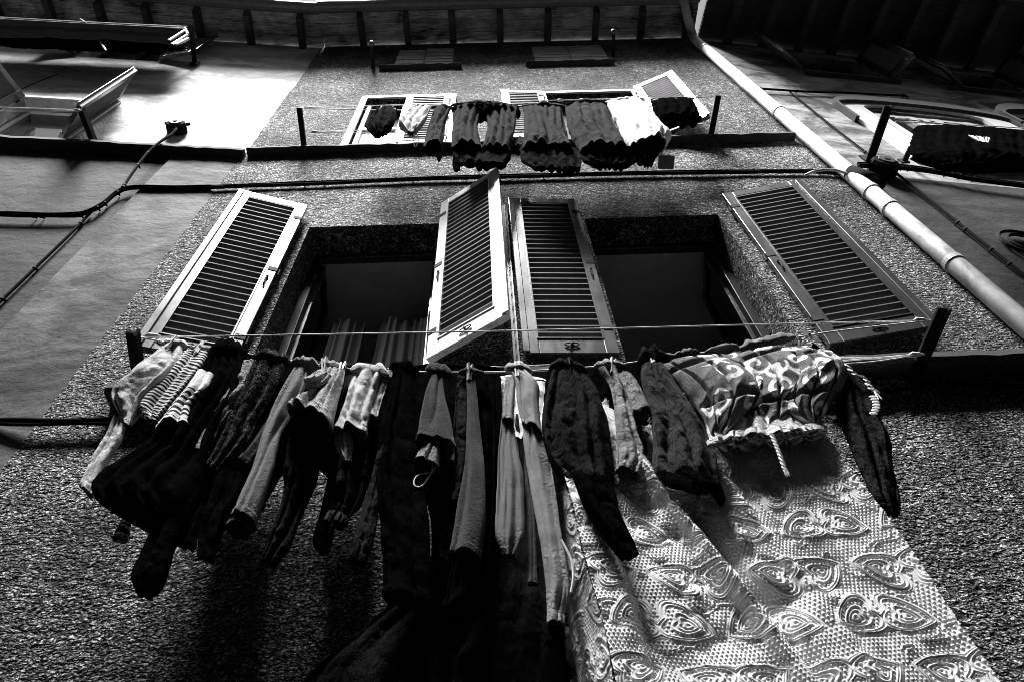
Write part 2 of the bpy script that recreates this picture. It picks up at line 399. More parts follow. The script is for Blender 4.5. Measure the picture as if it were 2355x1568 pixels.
for i, (x0, x1) in enumerate(NEAR):
    casement(house, MAIN, x0 + 0.055, 0.25, 0.38, NZ[0] + 0.06, NZ[1] - 0.06, 97)
    casement(house, MAIN, x1 - 0.055, 0.25, 0.38, NZ[0] + 0.06, NZ[1] - 0.06, 83)
    r_ = MB(); D = 2.6; a, b = x0 - 0.0, x1 + 0.0
    z0, z1 = NZ[0] - 0.5, NZ[1] + 0.10
    ins = 0.35
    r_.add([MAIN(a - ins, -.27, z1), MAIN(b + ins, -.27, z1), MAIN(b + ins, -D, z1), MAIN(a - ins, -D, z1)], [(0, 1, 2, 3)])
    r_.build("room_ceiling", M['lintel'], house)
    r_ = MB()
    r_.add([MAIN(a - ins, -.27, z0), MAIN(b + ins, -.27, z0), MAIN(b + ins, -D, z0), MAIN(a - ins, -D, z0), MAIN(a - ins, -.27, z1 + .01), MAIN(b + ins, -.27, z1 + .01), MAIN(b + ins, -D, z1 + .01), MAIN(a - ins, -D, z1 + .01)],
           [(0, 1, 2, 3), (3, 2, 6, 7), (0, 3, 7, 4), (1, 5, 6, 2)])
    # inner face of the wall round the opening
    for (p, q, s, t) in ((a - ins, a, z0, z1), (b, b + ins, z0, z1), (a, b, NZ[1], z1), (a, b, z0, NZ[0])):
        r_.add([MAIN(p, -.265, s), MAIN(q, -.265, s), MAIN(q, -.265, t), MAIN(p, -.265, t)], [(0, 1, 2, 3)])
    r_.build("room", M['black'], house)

# ------------------------------------------------------------------ louvred shutters
SLAT = {}
def slat_mesh(ln, dep, th, tilt, key):
    k = (round(ln, 3), key)
    if k in SLAT: return SLAT[k]
    a = R(tilt); c, s = math.cos(a), math.sin(a)
    # section in (out, z): visible-side edge high
    def q(o, t): return (o * c - t * s, o * s + t * c)
    sec = [q(-dep / 2, -th / 2), q(dep / 2, -th / 2), q(dep / 2, th / 2), q(-dep / 2, th / 2)]
    # cut the front edge upright with a small lip
    sec = [sec[0], (sec[1][0], sec[1][1] - 0.001), (sec[1][0] + 0.001, sec[1][1] + th * 1.15), sec[3]]
    v = [(0, o, z) for o, z in sec] + [(ln, o, z) for o, z in sec]
    me = bpy.data.meshes.new("slat"); me.from_pydata(v, [], [(0, 1, 2, 3), (7, 6, 5, 4), (0, 4, 5, 1), (1, 5, 6, 2), (2, 6, 7, 3), (3, 7, 4, 0)])
    me.materials.append(M['louvre']); SLAT[k] = me; return me
M['louvre'] = paint_mat("louvre_paint", 0.12, 0.6, 0.3, 0.4)
def shutter(parent, hinge, tip, z0, z1, nsl, vis, singles=True, m='paint', st=0.066, tr=0.075, br=0.125, label=None, handle=True, th=0.036, mid=None, edge_only=False, tilt=42):
    """leaf from hinge (x, y) to tip (x, y); vis = unit vector to the side the camera sees"""
    h = np.array([hinge[0], hinge[1], 0.]); t = np.array([tip[0], tip[1], 0.]); W = np.linalg.norm(t - h); a = (t - h) / W
    b = np.array([-a[1], a[0], 0.]); 
    if b @ np.array([vis[0], vis[1], 0.]) < 0: b = -b
    Q = lambda s, o, z: h + a * s + b * o + np.array([0, 0, z])
    def bx(mb, s0, s1, o0, o1, za, zb): mb.hexa([Q(s0, o0, za), Q(s0, o1, za), Q(s1, o1, za), Q(s1, o0, za), Q(s0, o0, zb), Q(s0, o1, zb), Q(s1, o1, zb), Q(s1, o0, zb)])
    f = MB()
    bx(f, 0, st, 0, th, z0, z1); bx(f, W - st, W, 0, th, z0, z1)
    bx(f, st, W - st, 0.001, th - 0.001, z1 - tr, z1 - 0.001); bx(f, st, W - st, 0.001, th - 0.001, z0 + 0.001, z0 + br)
    zb = [(z0 + br, z1 - tr)]
    if mid: bx(f, st, W - st, 0.001, th - 0.001, mid - 0.03, mid + 0.03); zb = [(z0 + br, mid - 0.03), (mid + 0.03, z1 - tr)]
    # cover strip and groove along the outer stile, backset rebate
    bx(f, W - 0.022, W + 0.014, th - 0.002, th + 0.007, z0 + 0.01, z1 - 0.01)
    o = f.build("shutter", M[m], parent, bevel=0.004)
    if label: o['label'] = label
    # bead round the louvre opening
    bd = MB()
    for za, zc in zb:
        bx(bd, st - 0.006, st + 0.002, th, th + 0.004, za, zc); bx(bd, W - st - 0.002, W - st + 0.006, th, th + 0.004, za, zc)
        bx(bd, st - 0.006, W - st + 0.006, th, th + 0.004, za - 0.008, za)
    bd.build("bead", M[m], o)
    L_ = W - 2 * st - 0.002
    rot = math.atan2(a[1], a[0]); flip = (np.cross(np.array([0, 0, 1.]), a) @ b) < 0
    panel = MB()
    for za, zc in zb:
        k = max(2, int(round(nsl * (zc - za) / sum(q[1] - q[0] for q in zb)))); pt = (zc - za) / k
        for i in range(k):
            z = za + pt * (i + 0.5)
            dep = pt * 1.02
            if singles:
                me = slat_mesh(L_, dep if dep < .05 else .05, 0.0055, tilt, round(pt, 3))
                s_ = inst(me, "slat", o, Q(st + 0.001, th / 2 - 0.003, z) if not flip else Q(W - st - 0.001, th / 2 - 0.003, z), (0, 0, rot if not flip else rot + math.pi))
            else:
                A = R(tilt); c, s = math.cos(A), math.sin(A); hd = min(dep, .05) / 2
                o0, o1 = th / 2 - 0.003 - hd * c, th / 2 - 0.003 + hd * c; za_, zb_ = z - hd * s, z + hd * s
                panel.hexa([Q(st, o0, za_), Q(st, o1, zb_), Q(W - st, o1, zb_), Q(W - st, o0, za_), Q(st, o0 , za_ + 0.007), Q(st, o1 + .001, zb_ + 0.008), Q(W - st, o1 + .001, zb_ + 0.008), Q(W - st, o0, za_ + 0.007)])
    if not singles: p_ = panel.build("louvre_slats", M['louvre'], o); p_['kind'] = 'stuff'
    if handle:
        hb = MB(); zc = z0 + br * 0.5; s0 = W * 0.5
        ring = [Q(s0 + 0.035 * math.cos(t_), th + 0.006, zc + 0.012 * math.sin(t_)) for t_ in np.linspace(0, 6.283, 17)]
        hb.tube(ring, 0.0028, 5); hb.tube([Q(s0 - 0.01, th + .004, zc + 0.02), Q(s0 + 0.005, th + .012, zc), Q(s0 + 0.012, th + .008, zc - 0.028)], 0.004, 6)
        hb.ball(Q(s0, th + 0.004, zc), 0.008, 8); hb.build("latch", M['iron'], o)
        hb = MB(); zz = z0 + (z1 - z0) * 0.42
        hb.tube([Q(st * 0.5, th + .003, zz - .05), Q(st * 0.5, th + .012, zz - .03), Q(st * 0.5 + .004, th + .012, zz + .02), Q(st * 0.5, th + .003, zz + .04)], 0.0045, 6)
        hb.ball(Q(st * 0.5, th + 0.006, zz + .045), 0.008, 8); hb.build("bolt", M['iron'], o)
    for zz in (z0 + 0.12 * (z1 - z0), z0 + 0.5 * (z1 - z0), z1 - 0.12 * (z1 - z0)):
        hh = MB(); hh.tube([Q(-0.008, th / 2, zz - 0.03), Q(-0.008, th / 2, zz + 0.03)], 0.007, 8); bx(hh, 0, 0.05, th + 0.0005, th + 0.003, zz - 0.018, zz + 0.018)
        hh.build("hinge", M['iron'], o)
    return o
F_ = (0, -1)
shutter(house, (-1.215, -0.03), (-1.625, -0.155), 4.17, 5.95, 27, (0.2, -1), label="left shutter of the left lower window, swung slightly off the wall")
shutter(house, (-0.297, -0.02), (0.085, -0.255), 4.17, 5.95, 27, (-0.5, -1), m='paint_glare', label="half-open shutter in the middle, sky glare painted in its colour, sticking out over the ropes")
shutter(house, (0.595, -0.025), (0.150, -0.045), 4.15, 5.93, 27, F_, label="shutter folded flat against the wall between the two lower windows")
shutter(house, (1.605, -0.02), (2.105, -0.105), 4.17, 5.95, 27, F_, label="right shutter of the right lower window")
# stone pintle block strip beside the flat shutter
sb = MB(); sb.box(MAIN, 0.093, 0.128, 0.002, 0.03, 4.15, 5.93); sb.box(MAIN, 0.108, 0.116, 0.03, 0.036, 4.15, 5.93); sb.build("shutter_batten", M['paint'], house, bevel=0.004)

# upper floor windows: white frames, one leaf closed, others open
for (x0, x1) in UPP:
    f = MB()
    for (p, q, s, t) in ((x0 - 0.05, x0 + 0.01, UZR[0] + .001, UZR[1] + 0.05), (x1 - 0.01, x1 + 0.05, UZR[0] + .001, UZR[1] + 0.05), (x0 + 0.01, x1 - 0.01, UZR[1] - 0.01, UZR[1] + 0.05)):
        f.box(MAIN, p, q, 0.003, 0.022, s, t)
    f.build("window_surround", M['white'], house, bevel=0.003)
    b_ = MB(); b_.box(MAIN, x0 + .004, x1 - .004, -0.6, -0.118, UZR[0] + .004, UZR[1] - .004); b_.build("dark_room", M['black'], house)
xm = (UPP[0][0] + UPP[0][1]) / 2
shutter(house, (UPP[0][1] - 0.012, -0.004), (xm + 0.0, -0.004), UZR[0] + 0.02, UZR[1] - 0.015, 22, F_, singles=False, m='white', st=0.05, tr=0.06, br=0.07, handle=False, label="closed right half of the upper left window, white frame")
cs = MB(); cs.box(MAIN, UPP[0][0] + .012, UPP[0][0] + .055, -.08, -.03, UZR[0] + .01, UZR[1] - .02); cs.box(MAIN, xm - .055, xm - .012, -.08, -.03, UZR[0] + .01, UZR[1] - .02); cs.box(MAIN, UPP[0][0] + .055, xm - .055, -.079, -.031, UZR[0] + .01, UZR[0] + .06)
cs.box(MAIN, UPP[0][0] + .055, xm - .055, -.079, -.031, UZR[0] + .62, UZR[0] + .66)
c_ = cs.build("casement", M['white'], house, bevel=.003)
q = MB(); q.box(MAIN, UPP[0][0] + .055, xm - .055, -.06, -.056, UZR[0] + .06, UZR[0] + .62); q.build("white_panel", M['white'], c_)  # plain white panel filling the lower part of the casement
shutter(house, (UPP[1][0] - 0.025, -0.012), (UPP[1][0] - 0.42, -0.03), UZR[0] + 0.02, UZR[1] - 0.01, 22, F_, singles=False, m='paint', handle=False, st=.06, label="upper shutter folded flat left of the right upper window")
shutter(house, (UPP[1][1] + 0.02, -0.03), (UPP[1][1] + 0.375, -0.17), UZR[0] + 0.02, UZR[1] - 0.01, 22, (-0.2, -1), singles=False, handle=False, st=.055, label="upper shutter swung off the wall at the right end of the upper clothesline")
# top floor: two small windows shut with weathered slats
for i, (x0, x1) in enumerate(TOP):
    xm_ = (x0 + x1) / 2; pr = MB(); pr.box(MAIN, x0 + .005, x1 - .005, -.05, -.045, TZ[0] + .005, TZ[1] - .005); par = pr.build("attic_shutter", M['slatwood'], house)
    nn = 13; pt = (TZ[1] - TZ[0] - .03) / nn
    for k in range(nn):
        for s0, s1 in ((x0 + .01, xm_ - .006), (xm_ + .006, x1 - .01)):
            b_ = MB(); z = TZ[0] + .015 + k * pt; dz = random.uniform(0, .012)
            b_.box(MAIN, s0, s1, -.045, -.002 + random.uniform(-.006, .006), z, z + pt * 0.72 + dz); b_.build("board", M['slatwood'], par)
u0, z = UZ(862, 165, .07); u1, _ = UZ(1060, 155, .07); ledge(house, MAIN, u0, u1, TZ[0] - .005, 0.055, 0.022, n=12)
u0, z = UZ(1212, 152, .07); u1, _ = UZ(1420, 142, .07); ledge(house, MAIN, u0, u1, TZ[0] - .005, 0.055, 0.022, n=12)

# ------------------------------------------------------------------ smooth plastered house on the left
lh = tag(empty("pale_plaster_house", LEFT(0, 0, 0)), "smooth pale plastered house at the left with a raised pier beside the rough stucco", "house")
LW1 = (-2.25, -1.45, 7.30, 8.30); LW2 = (-2.48, -1.62, 9.86, 10.75)
w2 = MB(); U0 = -9.0
def lq(a, b, c, d): w2.add([LEFT(a, 0, c), LEFT(b, 0, c), LEFT(b, 0, d), LEFT(a, 0, d)], [(0, 1, 2, 3)])
lq(U0, .08, 7.08, LW1[2]); lq(U0, LW1[0], LW1[2], LW1[3]); lq(LW1[1], .08, LW1[2], LW1[3]); lq(U0, .08, LW1[3], LW2[2]); lq(U0, LW2[0], LW2[2], LW2[3]); lq(LW2[1], .08, LW2[2], LW2[3]); lq(U0, .08, LW2[3], HZ)
reveal(w2, *LW1, .16, LEFT); reveal(w2, *LW2, .12, LEFT)
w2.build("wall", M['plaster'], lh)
w2b = MB(); w2b.add([LEFT(U0, 0, 0), LEFT(.08, 0, 0), LEFT(.08, 0, 7.08), LEFT(U0, 0, 7.08)], [(0, 1, 2, 3)]); w2b.build("lower_wall", M['plaster_low_dimmed'], lh)
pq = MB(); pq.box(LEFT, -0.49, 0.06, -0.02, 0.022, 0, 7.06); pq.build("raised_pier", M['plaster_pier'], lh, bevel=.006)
ledge(lh, LEFT, -8.0, 0.055, 7.13, 0.085, 0.07, n=110)
for (a, b, c, d) in (LW1, LW2):
    window_unit(lh, LEFT, a, b, c, d, 0.10, 0.04, m='white' if c < 8 else 'paint', mull=c > 8)
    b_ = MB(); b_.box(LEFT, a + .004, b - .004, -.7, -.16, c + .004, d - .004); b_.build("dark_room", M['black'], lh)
sr = MB()
a, b, c, d = LW1
for (p, q_, s, t) in ((a - .05, a + .004, c, d + .05), (b - .004, b + .05, c, d + .05), (a + .004, b - .004, d - .004, d + .05)): sr.box(LEFT, p, q_, .003, .02, s, t)
sr.build("window_surround", M['white'], lh, bevel=.003)
def lxy(u, o): q = LEFT(u, o, 0); return (q[0], q[1])
# leaf standing out from the wall, seen edge-on from below, and its partner
shutter(lh, lxy(-1.44, 0.01), lxy(-1.21, 0.29), 7.27, 8.40, 15, (-1, 0), singles=False, handle=False, label="shutter standing straight out from the left house wall")
shutter(lh, lxy(-2.26, 0.01), lxy(-2.42, 0.36), 7.30, 8.30, 15, (1, -.3), singles=False, handle=False, label="shutter at the left edge of the photograph, half open")
shutter(lh, lxy(LW2[1] + .02, 0.01), lxy(LW2[1] + .42, 0.10), 9.88, 10.74, 14, (0, -1), singles=False, handle=False, label="dark top floor shutter ajar under the eave")
shutter(lh, lxy(LW2[0] - .02, 0.01), lxy(LW2[0] - .40, 0.14), 9.88, 10.74, 14, (0, -1), singles=False, handle=False, label="dark top floor shutter at the far left under the eave")

# ------------------------------------------------------------------ grey house on the right
rh = tag(empty("grey_plaster_house", RIGHT(0, 0, 0)), "grey plastered house beyond the downpipe with an arched white window surround", "house")
A1 = (0.95, 2.2, 6.85, 8.32)          # arched window
RT = [(0.92, 1.95, 9.62, 10.6), (2.85, 3.8, 9.62, 10.6)]
w3 = MB()
def rq(a, b, c, d): w3.add([RIGHT(a, 0, c), RIGHT(b, 0, c), RIGHT(b, 0, d), RIGHT(a, 0, d)], [(0, 1, 2, 3)])
rq(-.03, 12, 6.42, A1[2]); rq(-.03, A1[0], A1[2], A1[3]); rq(A1[1], 12, A1[2], A1[3]); rq(-.03, 12, A1[3], RT[0][2])
rq(-.03, RT[0][0], RT[0][2], RT[0][3]); rq(RT[0][1], RT[1][0], RT[0][2], RT[0][3]); rq(RT[1][1], 12, RT[0][2], RT[0][3]); rq(-.03, 12, RT[0][3], HZ)
reveal(w3, *A1, .16, RIGHT)
for r_ in RT: reveal(w3, *r_, .14, RIGHT)
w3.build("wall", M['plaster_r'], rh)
w3b = MB(); w3b.add([RIGHT(-.03, 0, 0), RIGHT(12, 0, 0), RIGHT(12, 0, 6.42), RIGHT(-.03, 0, 6.42)], [(0, 1, 2, 3)]); w3b.build("lower_wall", M['plaster_rlow_dimmed'], rh)
def arch_surround(u0, u1, z0, z1, wd, rise, out, name, m, iw=0.0):
    mb = MB(); n = 20; inner = []; outer = []
    um = (u0 + u1) / 2; hw = (u1 - u0) / 2
    inner.append((u0 - iw, z0)); outer.append((u0 - wd, z0))
    for k in range(n + 1):
        t = math.pi - math.pi * k / n
        inner.append((um + (hw + iw) * math.copysign(abs(math.cos(t)) ** 0.8, math.cos(t)), z1 + (rise * 0.55) * abs(math.sin(t)) ** 1.0)); outer.append((um + (hw + wd) * math.copysign(abs(math.cos(t)) ** 0.8, math.cos(t)), z1 + rise * abs(math.sin(t)) ** 0.9))
    inner.append((u1 + iw, z0)); outer.append((u1 + wd, z0))
    vs_ = []
    for (a, b), (c, d) in zip(inner, outer): vs_ += [RIGHT(a, 0.002, b), RIGHT(a, out, b), RIGHT(c, out, d), RIGHT(c, 0.002, d)]
    fs = [(i * 4 + k, (i + 1) * 4 + k, (i + 1) * 4 + (k + 1) % 4, i * 4 + (k + 1) % 4) for i in range(len(inner) - 1) for k in range(4)]
    fs += [(0, 1, 2, 3), (len(inner) * 4 - 1, len(inner) * 4 - 2, len(inner) * 4 - 3, len(inner) * 4 - 4)]
    mb.add(vs_, fs); return mb.build(name, M[m], rh)
arch_surround(A1[0] + .0, A1[1], A1[2] - .02, A1[3] - .05, 0.26, 0.34, 0.03, "arched_surround", 'white')
arch_surround(A1[0] - .27, A1[1] + .27, A1[3] - .5, A1[3] - .05, 0.035, 0.37, 0.06, "arched_hood", 'ledge')
arch_surround(2.62, 3.6, 7.9, 8.40, 0.10, 0.40, 0.03, "arched_surround", 'white')
arch_surround(2.52, 3.7, 8.14, 8.40, 0.035, 0.46, 0.085, "arched_hood", 'ledge')
sl = MB(); sl.box(RIGHT, A1[0] - .12, A1[1] + .12, .002, .09, A1[2] - .07, A1[2] - .02); sl.build("sill", M['ledge'], rh, bevel=.006)
wf = window_unit(rh, RIGHT, *A1, 0.02, 0.10, m='white')
wf2 = MB(); um = (A1[0] + A1[1]) / 2
for uu in (A1[0] + .16, um - .13, um + .13, A1[1] - .16): wf2.box(RIGHT, uu - .04, uu + .04, -.05, -.015, A1[2] + .05, A1[3] - .05)
wf2.build("mullion", M['white'], rh)
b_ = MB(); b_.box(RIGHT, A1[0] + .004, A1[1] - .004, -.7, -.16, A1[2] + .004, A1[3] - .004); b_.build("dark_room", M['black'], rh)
def rxy(u, o): q = RIGHT(u, o, 0); return (q[0], q[1])
for k, (a, b, c, d) in enumerate(RT):
    window_unit(rh, RIGHT, a, b, c, d, 0.10, 0.045, m='paint')
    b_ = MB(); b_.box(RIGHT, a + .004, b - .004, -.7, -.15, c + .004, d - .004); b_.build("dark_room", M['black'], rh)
    s_ = MB(); s_.box(RIGHT, a - .05, b + .08, .002, .05, c - .04, c); s_.build("sill", M['ledge'], rh, bevel=.004)
    shutter(rh, rxy(a - .02, .01), rxy(a - .36, .20), c + .02, d, 15, (-.3, -1), singles=False, handle=False, label=("dark top floor shutter ajar just right of the downpipe", "dark top floor shutter in the deep shade at the right")[k])
    shutter(rh, rxy(b + .02, .01), rxy(b + .16, .30), c + .02, d, 15, (-.5, -1), singles=False, handle=False)
# round ornament at the far right edge
orn = MB(); cu, cz = UZ(2365, 560, .03, RIGHT)
for rr in (0.17, 0.12): orn.tube([RIGHT(cu + rr * math.cos(t) , .03, cz + rr * math.sin(t)) for t in np.linspace(0, 6.283, 33)], 0.012, 6, caps=False)
orn.build("round_window_grille", M['iron'], rh)

# ------------------------------------------------------------------ eaves: rafters, boards, gutter
def eave(parent, fr, u0, u1, raf, dep=0.40, zc=HZ, slope=-0.05, bm='wood', bw_=0.075):
    n = 5; rf = MB()
    rf.hexa([fr(u0, -.1, zc + .05), fr(u0, dep + .02, zc + .05 + slope), fr(u1, dep + .02, zc + .05 + slope), fr(u1, -.1, zc + .05), fr(u0, -.1, zc + .12), fr(u0, dep + .02, zc + .12 + slope), fr(u1, dep + .02, zc + .12 + slope), fr(u1, -.1, zc + .12)])
    roof = rf.build("eave", M['rafter'], parent)
    step = dep / 3
    rs = sorted([u0] + list(raf) + [u1])
    for a, b in zip(rs[:-1], rs[1:]):
        for k in range(3):
            o0 = k * step; o1 = (k + 1) * step - 0.006; f0 = slope * o0 / dep; f1 = slope * o1 / dep; dz = random.uniform(0.0, .014)
            q = MB(); z_ = zc + .02 + dz
            q.hexa([fr(a + .004, o0, z_ + f0), fr(a + .004, o1, z_ + f1), fr(b - .004, o1, z_ + f1), fr(b - .004, o0, z_ + f0), fr(a + .004, o0, z_ + .022 + f0), fr(a + .004, o1, z_ + .022 + f1), fr(b - .004, o1, z_ + .022 + f1), fr(b - .004, o0, z_ + .022 + f0)])
            q.build("soffit_board", M[bm], roof)
    for u in raf:
        q = MB(); w_ = bw_ * random.uniform(.9, 1.1)
        q.hexa([fr(u - w_ / 2, 0, zc - .09), fr(u - w_ / 2, dep - .05, zc - .09 + slope), fr(u + w_ / 2, dep - .05, zc - .09 + slope), fr(u + w_ / 2, 0, zc - .09), fr(u - w_ / 2, 0, zc + .018), fr(u - w_ / 2, dep + .0, zc + .018 + slope), fr(u + w_ / 2, dep + .0, zc + .018 + slope), fr(u + w_ / 2, 0, zc + .018)])
        q.build("rafter", M['rafter'], roof, bevel=.004)
    gt = MB(); r = 0.062; cpt = dep + 0.07; vs_ = []; m_ = 9
    ks = np.linspace(u0, u1, 2)
    for u in ks:
        for t in np.linspace(math.pi, 2 * math.pi, m_): vs_.append(fr(u, cpt + r * math.cos(t), zc + .04 + slope + r * math.sin(t)))
        for t in np.linspace(2 * math.pi, math.pi, m_): vs_.append(fr(u, cpt + (r - .004) * math.cos(t), zc + .04 + slope + (r - .004) * math.sin(t)))
    mm = 2 * m_; gt.add(vs_, [(q_, mm + q_, mm + (q_ + 1) % mm, (q_ + 1) % mm) for q_ in range(mm)])
    gt.build("gutter", M['gutter'], roof, smooth=True)
    return roof
raf = [float((Pz(x, 55, HZ - .05))[0]) for x in (830, 935, 1040, 1150, 1260, 1370, 1475, 1580)]
eave(house, MAIN, -1.98, 2.70, raf)
raf = [float((Pz(x, 40, HZ - .05) - LEFT.o) @ LEFT.d) for x in (-280, -140, 0, 120, 235, 340, 456, 570, 690)]
eave(lh, LEFT, -8.0, 0.0, [r for r in raf if r < -0.02])
raf = [float((Pz(x, 70, HZ - .05) - RIGHT.o) @ RIGHT.d) for x in (1680, 1765, 1850, 1930, 2010, 2095, 2180, 2270, 2370, 2470, 2570)]
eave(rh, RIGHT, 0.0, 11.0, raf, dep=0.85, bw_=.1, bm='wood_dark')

# ------------------------------------------------------------------ house across the alley (behind the camera): shades and is mirrored in the gloss paint
oh = tag(empty("facing_house", (0, -4.2, 0)), "plain plastered house across the alley behind the viewer", "house")
q = MB(); OY = 4.3; OH = 14.6
q.box(MAIN, -30, 30, OY, OY + 6, 0, OH); q.build("wall", M['opp'], oh)
for zz in (4.0, 7.0):
    for xx in (-7, -4, -1, 2, 5, 8):
        f = MB(); f.box(MAIN, xx, xx + .9, OY - .02, OY + .01, zz, zz + 1.5); f.build("window", M['paint'], oh)

# ------------------------------------------------------------------ downpipe and wall cables
PX = 2.59
dp = tag(empty("downpipe", (PX, -0.07, 0)), "long pale downpipe running down the corner between the rough and the grey house", "downpipe")
q = MB(); zt = 10.55
q.tube([(PX, -.07, 0.0), (PX, -.07, zt)], 0.052, 20); q.build("pipe", M['zinc'], dp, smooth=True)
q = MB(); a = Pz(1578, -12, HZ - .1); q.tube([(PX, -.07, zt - .02), (PX, -.075, zt + .05), (a[0] + .02, -.28, HZ - .20), (a[0], -.45, HZ - .04)], 0.05, 16); q.build("swan_neck", M['zinc'], dp, smooth=True)
for (x, y) in ((1640, 112), (1815, 258), (2020, 440), (2062, 478), (2200, 605)):
    z = P(x, y, .07)[2]; q = MB(); q.tube([(PX, -.07, z - .02), (PX, -.07, z + .02)], 0.0575, 20); q.build("joint_collar", M['zinc'], dp, smooth=False, bevel=.003)
    q = MB(); q.box(MAIN, PX - .012, PX + .012, .0, .03, z - .03, z - .01); q.build("pipe_bracket", M['iron'], dp)

def path(pts, out, fr=MAIN): return [P(x, y, out, fr) for x, y in pts]
def smooth(pts, k=6):
    pts = [np.array(p, float) for p in pts]; p = [2 * pts[0] - pts[1]] + pts + [2 * pts[-1] - pts[-2]]; o = []
    for i in range(1, len(p) - 2):
        for t in np.linspace(0, 1, k, endpoint=False):
            o.append(0.5 * ((2 * p[i]) + (-p[i - 1] + p[i + 1]) * t + (2 * p[i - 1] - 5 * p[i] + 4 * p[i + 1] - p[i + 2]) * t * t + (-p[i - 1] + 3 * p[i] - 3 * p[i + 1] + p[i + 2]) * t ** 3))
    o.append(pts[-1]); return o
def cable(label, pts3, rads, clips=0, cat="cable", name="wall_cable", mat_='cable'):
    base = tag(empty(name, pts3[0]), label, cat)
    s = smooth(pts3)
    for k, (r, dz, do) in enumerate(rads):
        q = MB(); q.tube([p + np.array([0.0, -do, dz + 0.004 * math.sin(i * 0.7 + k * 2)]) for i, p in enumerate(s)], r, 7); q.build("strand", M[mat_], base, smooth=True)
    if clips:
        for i in sorted(random.sample(range(1, len(s) - 1), min(len(s) - 2, max(2, clips * 2 // 3)))):
            q = MB(); p = s[i]; d = s[i + 1] - s[i - 1]; d /= np.linalg.norm(d); mx = max(r for r, _, _ in rads) + .0035
            q.tube([p - d * .006, p + d * .006], mx, 8); q.bar(p, p + np.array([0, 0.03, 0.02]), .008, .008); q.build("clip", M['iron'], base)
    return base
cable("thick black cable crossing the rough wall under the upper laundry", path([(482, 432), (700, 424), (1000, 412), (1300, 404), (1600, 398), (1860, 396), (1960, 402)], .02), [(.013, 0, 0), (.006, .02, 0), (.005, .012, .012)], 18)
cable("black cable bending up the pale left wall towards the junction box", path([(485, 433), (380, 434), (300, 434), (265, 447), (235, 472), (200, 490), (160, 497), (60, 496), (-30, 494)], .035, LEFT), [(.014, 0, 0), (.008, .012, .012)], 12)
cable("thin twisted cable climbing from the bend to the round junction box at the left", path([(280, 436), (300, 405), (335, 358), (365, 330), (392, 312), (405, 298)], .10, LEFT), [(.010, 0, 0), (.006, .012, .006)], 7)
cable("slanting cable at the left edge beside the raised pier", path([(210, 488), (160, 540), (100, 598), (40, 656), (-30, 722)], .02, LEFT), [(.009, 0, 0), (.005, .012, .004)], 6)
cable("low pale conduit on the rough wall at the left below the laundry", path([(-20, 967), (120, 967), (270, 966), (420, 962), (560, 958)], .035), [(.014, 0, 0), (.008, -.02, 0)], 6, mat_='cable')
cable("low cable on the rough wall at the right under the stone ledge", path([(1900, 935), (1990, 912), (2080, 895), (2180, 885), (2270, 886), (2370, 891)], .03), [(.009, 0, 0), (.006, .012, 0)], 5)
cable("thick black cable sagging across the grey wall at the right", path([(1975, 382), (2060, 385), (2160, 398), (2260, 416), (2400, 434)], .05, RIGHT), [(.018, 0, 0), (.012, .02, .01), (.007, -.016, 0)], 9)
cable("bundle of thin cables running down beside the downpipe", path([(1750, 205), (1800, 262), (1900, 352), (1985, 400), (2060, 470), (2150, 560), (2250, 650), (2380, 765)], .03, RIGHT), [(.008, 0, 0), (.006, .01, .01)], 12)
cable("thin straight cable down the grey wall from the small pipe", path([(1815, 210), (1900, 280), (1990, 350), (2060, 405)], .02, RIGHT), [(.008, 0, 0)], 3)
cable("lower cable on the grey wall going down to the right edge", path([(2060, 398), (2150, 470), (2260, 558), (2390, 660)], .03, RIGHT), [(.010, 0, 0)], 6)
cable("short white curved cable looping off the rough wall to the downpipe", path([(1852, 404), (1880, 393), (1920, 392), (1965, 405), (2000, 420)], .09), [(.010, 0, 0)], 0, mat_='zinc')
sl_ = tag(empty("pipe_sleeve", P(1990, 412, .07)), "black sleeve where the cables pass behind the downpipe", "sleeve")
q = MB(); a, b = P(1955, 398, .08), P(2025, 424, .10); q.tube([a, b], 0.055, 12); q.build("sleeve", M['cable'], sl_, smooth=True)
cable("thin gas pipe with a bent end on the grey wall", path([(1750, 205), (1850, 211), (1960, 215), (2060, 220), (2085, 222), (2088, 234)], .03, RIGHT), [(.011, 0, 0)], 5, cat="pipe", name="wall_pipe")
cable("dark peg-like rod sticking out of the left wall above the leaf", [P(45, 208, .02, LEFT), P(90, 188, .02, LEFT), P(133, 172, .02, LEFT)], [(.004, 0, 0)], 0, cat="wire", name="loose_wire")
def junction(x, y, out, fr, r, label):
    c = P(x, y, out, fr); b = tag(empty("junction_box", c), label, "junction box")
    q = MB(); q.tube([c - fr.n * out, c - fr.n * 0, c + fr.n * .03], [r, r, r * .9], 10); q.build("box", M['cable'], b, bevel=.004)
    q = MB(); q.tube([c + fr.n * .03, c + fr.n * .042], r * .6, 10); q.build("lid", M['pegdark'], b, bevel=.003)
    q = MB(); q.tube([c + fr.n * .042, c + fr.n * .048], r * .2, 8); q.build("screw", M['iron'], b)
    for k in range(3):
        a_ = 2.1 * k + .6; q = MB(); q.tube([c + fr.d * r * math.cos(a_) + np.array([0, 0, r * math.sin(a_)]), c + fr.d * (r + .03) * math.cos(a_) + np.array([0, 0, (r + .03) * math.sin(a_)])], .014, 8); q.build("gland", M['cable'], b)
junction(405, 290, .06, LEFT, .085, "round black junction box on the pale left wall")
junction(2035, 378, .08, RIGHT, .105, "many-sided junction box on the grey wall beside the downpipe")

